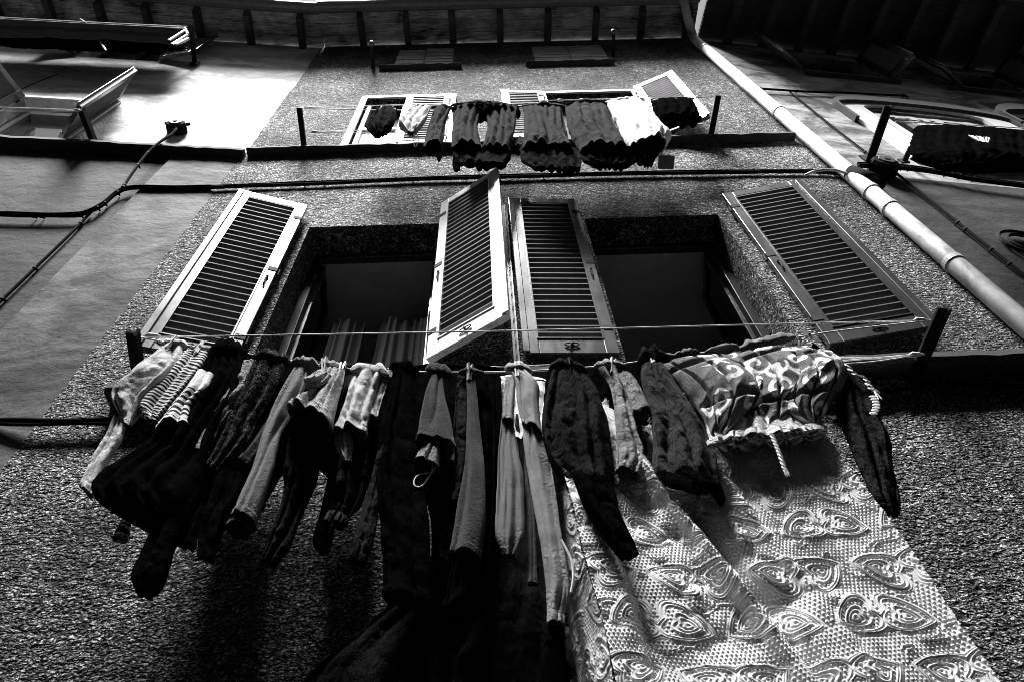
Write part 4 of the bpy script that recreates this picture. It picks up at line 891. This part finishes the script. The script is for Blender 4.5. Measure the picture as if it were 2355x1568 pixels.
garment("added_black_vest", "black vest added on the inner line as shade and dark cloth between the crumpled trousers and the rain jacket", "vest", 'black', OUT2 + .10, [("body", [(1260, 848, 1520, 838), (1255, 920, 1525, 920), (1270, 1010, 1525, 1010), (1320, 1085, 1520, 1080)], dict(folds=9, amp=.15, th=.12))], (1262, 846, 1520, 838, .014))
# white printed sheets hanging further back in the middle
garment("white_pillowcase", "white printed pillowcase showing between the trousers in the middle", "pillowcase", 'whitep', OUT2, [
    ("body", [(1118, 876, 1256, 880), (1122, 930, 1258, 935), (1138, 985, 1252, 975), (1160, 1020, 1240, 1000)], dict(folds=4, amp=.1, th=.15, wr=.004))], (1115, 873, 1258, 876, .012))
garment("dark_shade_blanket", "large dark blanket added for wall shadow and dark cloth low behind the long garments in the middle", "blanket", 'black', OUT2 - .02, [  # dark sheet standing in for the shadowed wall and a cloth edge
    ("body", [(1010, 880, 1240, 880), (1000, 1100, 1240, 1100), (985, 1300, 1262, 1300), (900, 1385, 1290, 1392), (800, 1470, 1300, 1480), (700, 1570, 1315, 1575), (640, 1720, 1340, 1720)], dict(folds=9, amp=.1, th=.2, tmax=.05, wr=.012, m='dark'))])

# ------------------------------------------------------------------ embossed bedspread
def emboss(u, v):
    """quilted relief in metres units: hearts in staggered rows, tips turned to each other, pebbled ground"""
    pu, pv = 0.30, 0.158
    h = np.zeros_like(u); ins = np.zeros_like(u)
    row = np.floor(v / pv); vv = (v / pv - row - 0.5) * pv
    uu = u + (row % 2) * pu * 0.5
    cu_ = np.floor(uu / pu); x = (uu / pu - cu_ - 0.5) * pu
    side = np.where(x < 0, -1.0, 1.0); xl = x - side * 0.074
    tip = side                       # tip points to the cell centre
    q_ = 0.38 * side * np.where(row % 2 > 0, 1., -1.); xr_ = xl * np.cos(q_) - vv * np.sin(q_); vr_ = xl * np.sin(q_) + vv * np.cos(q_)
    hx, hy = vr_ / .053, -xr_ * tip / .053
    L_ = np.hypot(hx, hy * .92 - .68 * np.abs(hx)) * .98
    ridge = lambda c, w_, a: a * np.exp(-((L_ - c) / w_) ** 2)
    h = ridge(1.02, .034, 1.0) + ridge(.88, .028, .8) + ridge(1.13, .022, .5) + ridge(.52, .05, 1.0) + ridge(.33, .04, .8) + ridge(.12, .06, .9)
    cs_ = .0115; ru = np.floor(v / cs_); du = ((u + (ru % 2) * cs_ / 2) / cs_) % 1 - .5; dv_ = (v / cs_) % 1 - .5; peb = np.exp(-(du * du + dv_ * dv_) / .045) * 1.2 - .3
    ground = ((L_ > 1.22) | ((L_ > .58) & (L_ < .8))).astype(float)
    vn = vnoise(u * 16, v * 16, 5, 1); leaf = (np.exp(-((vn - .5) / .018) ** 2) + np.exp(-((vn - .6) / .018) ** 2)) * (L_ > 1.3) * .8
    return h + ground * peb * 1.0 + leaf
def quilt(rows, out, nu, nv, name, m, parent, bulge, seed, relief=.0042, d_of=None):
    r_ = crom(rows, nv); U = np.linspace(0, 1, nu)
    tt = np.linspace(0, 1, nv); o4 = list(out) + list(out) if len(out) == 2 else out
    Lp = np.array([P(a[0], a[1], o4[0] + (o4[2] - o4[0]) * t) for a, t in zip(r_, tt)]); Rp = np.array([P(a[2], a[3], o4[1] + (o4[3] - o4[1]) * t) for a, t in zip(r_, tt)])
    base = Lp[:, None, :] * (1 - U[None, :, None]) + Rp[:, None, :] * U[None, :, None]
    w = np.linalg.norm((Rp - Lp).mean(0)); ux = U[None, :] * np.linalg.norm(Rp - Lp, axis=1)[:, None]; vx = (Lp[0, 2] - base[..., 2])
    ux = ux + 0.0 * vx
    big = bulge(U[None, :] + 0 * vx, vx)
    hgt = big + relief * (.55 + .9 * vnoise(ux * 7, vx * 7, seed, 2)) * emboss(ux + .012 * wav(ux * 5, vx * 5, seed), vx + .012 * wav(ux * 5, vx * 5, seed + 1))
    d_ = (Rp - Lp).mean(0); d_[2] = 0; d_ /= np.linalg.norm(d_); nn = np.array([d_[1], -d_[0], 0])
    pos = base + hgt[..., None] * nn
    v = pos.reshape(-1, 3); back = (pos - nn * .012).reshape(-1, 3)
    return mesh_np(name, v, grid_faces(nu, nv, False), m, parent)
C['bed'] = cloth("white_quilted_cotton", 0.78, 0.0, .5, ws=500, va=.08); C['beddark'] = cloth("quilted_cotton_back", 0.12, 0.0, .5, ws=500)
bed = tag(empty("bedspread", P(1500, 900, OUT2)), "large pale bedspread embossed with hearts hanging out of the picture at the lower right", "bedspread")
def bulge(U, V):
    V0 = np.clip(V * 2.2, 0, 1)
    f = .045 / (1 + np.exp((U - .105) / .009)) * V0                         # selvedge folded forward along the left
    f = f + .05 * np.exp(-((U - .16 - .30 * V) / .035) ** 2) * V0 - .03 * np.exp(-((U - .25 - .26 * V) / .045) ** 2) * V0 + .025 * np.exp(-((U - .44 - .22 * V) / .03) ** 2) * V0
    f = f - .045 * (1 - crease(U * 4.2 - V * 1.6, V * 2.6 + U * 1.5, 3, 3)) ** 1.5 * (.35 + .65 * np.exp(-((U - .35) / .3) ** 2)) - .012 * (1 - crease(U * 11, V * 9, 8, 2))
    return f * (1 - U ** 10) + .02 * np.clip((U - .94) / .06, 0, 1) ** 2
quilt([(1296, 900, 1800, 880), (1292, 1000, 1886, 995), (1296, 1098, 1962, 1100), (1320, 1190, 2032, 1190), (1346, 1300, 2109, 1300), (1384, 1430, 2192, 1430), (1412, 1570, 2288, 1570), (1440, 1730, 2395, 1730)], (.295, .30, .42, .35), 520, 740, "front", C['bed'], bed, bulge, 41)
quilt([(1235, 900, 1298, 900), (1225, 1000, 1294, 1000), (1236, 1098, 1298, 1098), (1256, 1190, 1322, 1190), (1280, 1300, 1348, 1300), (1306, 1430, 1386, 1430), (1330, 1570, 1414, 1570), (1352, 1730, 1442, 1730)], (.12, .29, .2, .415), 60, 400, "folded_back_edge", C['bed'], bed, lambda U, V: .004 * wav(U * 5, V * 7, 3), 45)['label'] = "shaded side of the bedspread folded back at its left edge"
quilt([(1300, 1440, 1330, 1440), (1302, 1480, 1338, 1480), (1308, 1570, 1345, 1570), (1320, 1700, 1360, 1700)], (.14, .20), 24, 60, "frill", C['pale'], bed, lambda U, V: .02 * wav(U * 5, V * 40, 8), 47, 0)

# ------------------------------------------------------------------ duvet with scroll print
def scroll_curves():
    cs_ = []; r = np.random.default_rng(5)
    def spiral(cx, cy, r0, a0, turns, sgn, n=34, w0=.018):
        t = np.linspace(0, 1, n); a = a0 + sgn * turns * 2 * math.pi * t; rr = r0 * (1 - .86 * t)
        return np.stack([cx + rr * np.cos(a), cy + rr * np.sin(a), w0 * (.55 + .65 * np.sin(math.pi * np.clip(t * 1.1, 0, 1)))], 1)
    k = 0
    for gy in np.arange(-.1, 1.3, .26):
        for gx in np.arange(-.1, 2.0, .30):
            x = gx + (.15 if int(round(gy / .26)) % 2 else 0); s = 1 if k % 2 else -1
            a = (k * 2.1) % 6.28
            c1_ = spiral(x, gy, .105, a, 1.15, s); cs_.append(c1_)
            e_ = c1_[0]; cs_.append(spiral(x + .16 * math.cos(a + .6), gy + .16 * math.sin(a + .6), .075, a + math.pi + .4, 1.0, -s))
            t = np.linspace(0, 1, 14); cs_.append(np.stack([x + .11 * np.cos(a) + t * .14 * math.cos(a + 1.4 * s) + .03 * np.sin(t * 3), gy + .11 * np.sin(a) + t * .14 * math.sin(a + 1.4 * s), .017 * (1 - t * .8)], 1)); k += 1
    return np.vstack(cs_)
SC = scroll_curves().astype(np.float32)
def scroll_print(u, v):
    u = u.ravel().astype(np.float32); v = v.ravel().astype(np.float32); best = np.full(u.shape, 9., np.float32)
    for i in range(0, len(u), 6000):
        d = np.hypot(u[i:i + 6000, None] - SC[None, :, 0], v[i:i + 6000, None] - SC[None, :, 1]) - SC[None, :, 2]; best[i:i + 6000] = d.min(1)
    return np.clip(.5 - best / .006, 0, 1)
C['duvet'] = cloth("scroll_print_cotton", 0.15, .5, .7, cs=18, kind='print', c2=0.9, ws=350)
dv = tag(empty("duvet", P(1720, 820, O)), "puffy duvet with a pale scroll print folded over the line at the right", "duvet")
def puff(rows, out, name, nu=230, nv=170, seed=3, depth=.055, uo=0.0, zig=0.0):
    r_ = crom(rows, nv); U = np.linspace(0, 1, nu)[None, :]; Vn = np.linspace(0, 1, nv)[:, None]
    Lp = np.array([P(a[0], a[1], out) for a in r_]); Rp = np.array([P(a[2], a[3], out) for a in r_])
    base = Lp[:, None, :] * (1 - U[..., None]) + Rp[:, None, :] * U[..., None]
    wd_ = np.linalg.norm(Rp - Lp, axis=1)[:, None]; ux = (U - .5) * wd_.mean() * 2.5 + uo; vx = (Lp[0, 2] - base[..., 2]) * 1.65
    h = depth * (np.clip(np.sin(math.pi * U), 0, 1) ** .45) * (np.clip(np.sin(math.pi * np.clip(Vn * .93 + .04, 0, 1)), 0, 1) ** .55)
    seam = np.minimum(np.abs(((U * 3.1 - Vn * .7 + .25) % 1) - .5), np.abs(((U * .3 + Vn * 1.9 + .2) % 1) - .5)); h = h - .5 * depth * np.exp(-(seam / .06) ** 2) * (h / depth)
    h = h + .010 * wav(U * 5, Vn * 6, seed, 7, .8, 3) - .010 * np.abs(wav(U * 9 + Vn * 5, Vn * 9, seed + 3, 6, .8, 2.5))
    pos = base + h[..., None] * MAIN.n; pos[..., 2] += zig * np.abs(wav(U * 8 + 0 * Vn, 0 * U, seed)) * Vn
    bk = base - MAIN.n * (.5 * depth * (np.sin(math.pi * U) ** .5 * np.ones_like(Vn)))[..., None]; bk[..., 2] = pos[..., 2]
    o = mesh_np(name, pos.reshape(-1, 3), grid_faces(nu, nv, False), C['duvet'], dv, np.stack(np.broadcast_arrays(U, Vn), -1).reshape(-1, 2), col=scroll_print(np.broadcast_to(ux, h.shape), vx))
    mesh_np(name + "_back", bk.reshape(-1, 3), grid_faces(nu, nv, False)[::, ::-1], C['duvet'], dv, np.stack(np.broadcast_arrays(U, Vn), -1).reshape(-1, 2), col=scroll_print(np.broadcast_to(ux, h.shape) + .4, vx))
puff([(1522, 840, 1700, 805), (1548, 866, 1745, 840), (1572, 896, 1770, 880), (1598, 930, 1760, 925), (1618, 965, 1718, 965), (1630, 1000, 1675, 1005)], O + .02, "fold", seed=3)
puff([(1640, 822, 1860, 792), (1670, 850, 1880, 835), (1690, 890, 1885, 885), (1690, 930, 1872, 935), (1712, 970, 1840, 965), (1765, 1003, 1785, 1003)], O + .01, "fold", seed=13, uo=.5)
puff([(1780, 800, 1912, 812), (1800, 836, 1948, 848), (1812, 872, 1942, 884), (1800, 915, 1916, 922), (1808, 950, 1892, 955), (1862, 982, 1880, 986)], O + .02, "fold", seed=23, uo=1.1, nu=170)
for x0, y0, x1, y1 in ((1500, 836, 1560, 822), (1545, 826, 1610, 812), (1620, 812, 1700, 800), (1700, 803, 1780, 785), (1745, 792, 1830, 775)): bunch("knot", C['duvet'], dv, x0, y0, x1, y1, O, h=.02)
lc = garment("lace_valance", "white lace frill hanging out under the scroll print duvet", "lace frill", 'lace', O + .025, [
    ("frill", [(1636, 968, 1880, 948), (1638, 992, 1886, 966), (1640, 1010, 1892, 980), (1642, 1020, 1896, 990)], dict(folds=13, amp=.5, th=.06, tmax=.014, wr=.003, pl=.014, cr=.003, nu=180)),
    ("lining", [(1644, 1000, 1886, 975), (1646, 1024, 1890, 996)], dict(folds=6, amp=.3, th=.08, tmax=.02, m='pale', nu=120, d=-.01))])
q = MB()
for s in (0, 2.1, 4.2):
    pts_ = smooth(path([(1775, 1000), (1786, 1025), (1795, 1050), (1806, 1080), (1812, 1092)], O + .075), 8)
    q.tube([p + .0045 * np.array([math.cos(i * .8 + s), math.sin(i * .8 + s), .3 * math.sin(i * .8 + s)]) for i, p in enumerate(pts_)], .0036, 6)
tag(q.build("plaited_cord", M['peg']), "thin plaited cord dangling under the duvet in front of the bedspread", "cord")

# strap with letters beside the duvet
sp_ = tag(empty("lettered_strap", P(1890, 800, O)), "black strap with two white letters at the top right of the duvet", "strap")
q = MB(); q.bar(P(1868, 795, O + .02), P(1918, 838, O + .02), .03, .004); q.build("strap", C['black'], sp_)
tc = bpy.data.curves.new("letters", 'FONT'); tc.body = "EU"; tc.size = .034; tc.extrude = .0006
to = bpy.data.objects.new("letters", tc); COL.objects.link(to); dg = bpy.context.evaluated_depsgraph_get(); me = bpy.data.meshes.new_from_object(to.evaluated_get(dg)); bpy.data.objects.remove(to)
me.materials.clear(); me.materials.append(M['peg']); lo = inst(me, "letters", sp_, P(1880, 812, O + .045), (R(90), R(35), 0))

# ------------------------------------------------------------------ curtains in the left near window
def curtain(x0, x1, ytop, label, m, out=-.30):
    a, b = P(x0, ytop, out), P(x1, ytop, out); z1, z0 = a[2], NZ[0] - .1; nu, nv = 90, 30
    U = np.linspace(0, 1, nu)[None, :]; V = np.linspace(0, 1, nv)[:, None]; wd_ = b[0] - a[0]
    x = a[0] + U * wd_ * (1 + .10 * V) - .05 * wd_ * V; y = a[1] + .014 * np.sin(U * wd_ * 120 + 3 * wav(U * 6, V, 5)) + .04 * wav(U * wd_ * 34 + .4 * V, V * .8, 77, 6, .6, 2.2) + 0 * V; z = z1 + (z0 - z1) * V + .02 * np.abs(np.sin(U * wd_ * 26)) * (1 - V)
    pos = np.stack(np.broadcast_arrays(x, y, z), -1).reshape(-1, 3)
    return tag(mesh_np("curtain", pos, grid_faces(nu, nv, False), m), label, "curtain")
mc, ntc, pc_ = mat("sheer_curtain"); pc_.inputs["Base Color"].default_value = (.035, .035, .035, 1); pc_.inputs["Roughness"].default_value = 1.0; pc_.inputs["Specular IOR Level"].default_value = 0.0
curtain(768, 838, 745, "narrow left panel of the sheer curtain inside the lower left window", mc); curtain(878, 1004, 742, "wide right panel of the sheer curtain inside the lower left window", mc)

# ------------------------------------------------------------------ upper line washing
garment("dark_briefs", "small dark pouch-like garment at the left end of the upper line", "underwear", 'dark', O, [
    ("body", [(868, 252, 914, 252), (852, 270, 912, 272), (840, 287, 905, 288), (848, 301, 896, 300), (866, 312, 880, 312)], dict(folds=2, amp=.25, th=.6, tmax=.09))])
garment("drawstring_bag", "pale drawstring bag on the upper line with its cord dangling", "bag", 'pale', O, [
    ("body", [(934, 252, 990, 252), (920, 272, 982, 272), (918, 290, 972, 291), (938, 306, 952, 308)], dict(folds=3, amp=.25, th=.6, tmax=.09))], (940, 250, 992, 250, .03))
q = MB(); q.tube(smooth(path([(955, 305), (952, 320), (953, 335), (957, 338), (962, 322), (958, 306)], O)), .004, 5); tag(q.build("bag_cord", M['cable']), "dark cord loop dangling below the drawstring bag", "cord")
garment("long_scarf", "narrow folded scarf on the upper line with a dark pointed end", "scarf", 'darkgrey', O, [
    ("body", [(998, 252, 1036, 252), (988, 280, 1026, 280), (980, 312, 1022, 310), (972, 344, 1018, 338)], dict(folds=3, amp=.3, th=.6)),
    ("tail", [(1000, 330, 1020, 330), (1001, 355, 1018, 355), (1007, 372, 1012, 372)], dict(m='black', folds=1))], (990, 250, 1045, 250, .022))
garment("work_trousers", "wide dark trousers on the upper line with a gap between the legs", "trousers", 'darkgrey', O, [
    ("waist", [(1040, 243, 1194, 248), (1042, 258, 1192, 262)], dict(folds=6, amp=.1, th=.25, m='black', hem=False)),
    ("leg", [(1040, 252, 1112, 252), (1042, 285, 1100, 285), (1038, 320, 1102, 315), (1040, 346, 1112, 350)], dict(folds=3, amp=.15, th=.6, wr=.012)),
    ("leg", [(1112, 252, 1192, 252), (1122, 285, 1186, 285), (1116, 320, 1180, 318), (1108, 350, 1172, 350)], dict(folds=3, amp=.15, th=.6, wr=.012)),
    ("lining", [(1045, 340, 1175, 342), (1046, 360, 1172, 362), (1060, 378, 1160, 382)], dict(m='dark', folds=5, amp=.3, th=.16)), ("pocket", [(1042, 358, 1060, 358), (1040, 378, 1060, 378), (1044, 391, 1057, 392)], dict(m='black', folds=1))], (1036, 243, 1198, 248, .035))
garment("crumpled_shirt", "grey crumpled shirt mid-way on the upper line", "shirt", 'midgrey', O, [
    ("body", [(1204, 250, 1262, 250), (1206, 290, 1278, 286), (1204, 325, 1292, 322), (1198, 348, 1310, 348)], dict(folds=4, amp=.2, th=.5, wr=.018)),
    ("sleeve", [(1250, 250, 1292, 252), (1258, 300, 1302, 300), (1282, 342, 1318, 348)], dict(folds=2, wr=.014, d=.02)),
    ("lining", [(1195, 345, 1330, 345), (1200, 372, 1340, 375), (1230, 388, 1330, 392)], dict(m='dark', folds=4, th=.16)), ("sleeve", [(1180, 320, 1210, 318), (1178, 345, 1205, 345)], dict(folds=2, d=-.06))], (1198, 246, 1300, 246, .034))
garment("crumpled_jacket", "dark crumpled jacket left of the white shirt on the upper line", "jacket", 'darkgrey', O, [
    ("body", [(1302, 248, 1396, 245), (1306, 285, 1412, 285), (1318, 318, 1432, 322), (1335, 348, 1448, 352)], dict(folds=5, amp=.2, th=.45, wr=.02, m='midgrey')),
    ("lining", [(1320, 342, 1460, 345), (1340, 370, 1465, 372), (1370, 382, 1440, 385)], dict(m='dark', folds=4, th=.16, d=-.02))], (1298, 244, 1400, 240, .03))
garment("white_shirt", "bright white shirt near the right end of the upper line", "shirt", 'white', O, [
    ("body", [(1396, 242, 1478, 234), (1408, 264, 1500, 256), (1422, 292, 1522, 285), (1434, 322, 1545, 312), (1450, 342, 1532, 333)], dict(folds=3, amp=.15, th=.5, wr=.012, d=.02)),
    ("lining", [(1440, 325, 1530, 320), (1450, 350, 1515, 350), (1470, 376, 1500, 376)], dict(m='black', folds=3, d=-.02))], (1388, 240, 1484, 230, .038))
garment("black_cloth", "black cloth over the right upper shutter at the end of the line", "cloth", 'black', O - .02, [
    ("body", [(1500, 236, 1592, 228), (1502, 258, 1604, 252), (1512, 280, 1612, 274)], dict(folds=4, amp=.15, th=.3))], (1495, 236, 1596, 228, .016))
br = tag(empty("wall_brush", P(1512, 332, .22)), "small brush with a white handle hanging under the white shirt", "brush")
q = MB(); q.tube(path([(1510, 330), (1524, 360)], .22), .009, 6); q.build("handle", M['peg'], br)
q = MB(); a, b = P(1512, 372, .2), P(1550, 372, .2); q.hexa([a + [0, -.05, -.03], a + [0, .05, -.03], b + [0, .05, -.03], b + [0, -.05, -.03], a + [.01, -.04, .03], a + [.01, .04, .03], b + [-.01, .04, .03], b + [-.01, -.04, .03]]); q.build("head", M['gutter'], br, bevel=.012)
q = MB(); c_ = P(1375, 384, .2); q.tube([c_ + np.array([.045 * math.cos(t), 0, .028 * math.sin(t)]) for t in np.linspace(0, 6.283, 25)], .0045, 6); tag(q.build("wire_ring", M['peg']), "oval wire ring hanging below the crumpled jacket", "ring")

# ------------------------------------------------------------------ washing on the side houses
garment("black_tarpaulin", "long black cloth over the top left clothesline under the eave", "cloth", 'black', .28, [
    ("body", [(-60, 40, 428, 68), (-60, 60, 422, 85), (-60, 82, 420, 104), (-60, 96, 418, 112)], dict(folds=11, amp=.1, th=.1, tmax=.05, nu=160, wr=.004, pl=.006, cr=0))], fr=LEFT)
garment("black_overcoat", "big black coat with a pale wing print hanging on the grey house", "coat", 'black', .40, [
    ("body", [(2100, 292, 2420, 312), (2096, 318, 2420, 335), (2094, 342, 2420, 355), (2105, 366, 2420, 378), (2160, 384, 2300, 392)], dict(folds=9, amp=.1, th=.12, tmax=.08, nu=160, pl=.008, cr=0))], fr=RIGHT)
q = MB()
for k in range(6): q.tube(path([(2228 + k * 8, 312 + k * 1.0), (2240 + k * 7, 318 + 3 * (k % 2)), (2252 + k * 4, 325 + k * .8)], .49, RIGHT), [.004, .009, .003], 5)
tag(q.build("wing_print", M['peg']), "pale wing shaped print on the black coat", "print")

# ------------------------------------------------------------------ clothes pegs
def peg_proto():
    r_ = empty("clothes_peg", (0, 0, 0)); pm = None
    for s in (-1, 1):
        q = MB(); q.hexa([(s * .001, -.005, -.03), (s * .001, .005, -.03), (s * .005, .005, -.03), (s * .005, -.005, -.03), (s * .004, -.005, .032), (s * .004, .005, .032), (s * .009, .005, .032), (s * .009, -.005, .032)]); q.build("jaw", M['peg'], r_)
    q = MB(); q.tube([(-.008, 0, .004), (.008, 0, .004)], .0045, 8); q.build("spring", M['iron'], r_); return r_
proto = peg_proto()
spots = [(1080, 858, "pale clothes peg on the velour trousers in the middle of the lower line"), (392, 790, "clothes peg holding the pale shirt at the left end"), (455, 803, "clothes peg on the striped shirt"), (745, 842, "clothes peg left of the denim jacket"), (785, 850, "clothes peg on the shoulder of the denim jacket"),
    (1190, 852, "clothes peg on the jersey overalls"), (1310, 850, "clothes peg on the black crumpled trousers"), (1410, 843, "clothes peg on the linen shirt"), (1500, 830, "clothes peg between the rain jacket and the duvet"), (1868, 776, "clothes peg where the strap with letters hangs"),
    (876, 252, "clothes peg on the left side of the dark pouch on the upper line"), (906, 252, "clothes peg on the right side of the dark pouch on the upper line"), (960, 252, "clothes peg on the drawstring bag"), (1115, 250, "clothes peg on the waist of the wide dark trousers"), (1255, 246, "clothes peg on the grey crumpled shirt on the upper line"), (1345, 242, "clothes peg on the crumpled jacket"), (1455, 234, "clothes peg on the bright white shirt")]
for i, (x, y, lb) in enumerate(spots):
    if i == 0: o = proto
    else:
        o = proto.copy(); COL.objects.link(o)
        for ch in proto.children:
            c_ = ch.copy(); COL.objects.link(c_); c_.parent = o
    o.scale = (1.35, 1.35, 1.35); o.location = tuple(P(x, y, O + .015) + np.array([0, 0, .008])); o.rotation_euler = (R(random.uniform(-15, 15)), R(random.uniform(-12, 12)), R(random.uniform(-50, 50)))
    tag(o, lb, "clothes peg", "clothes pegs on the lines")
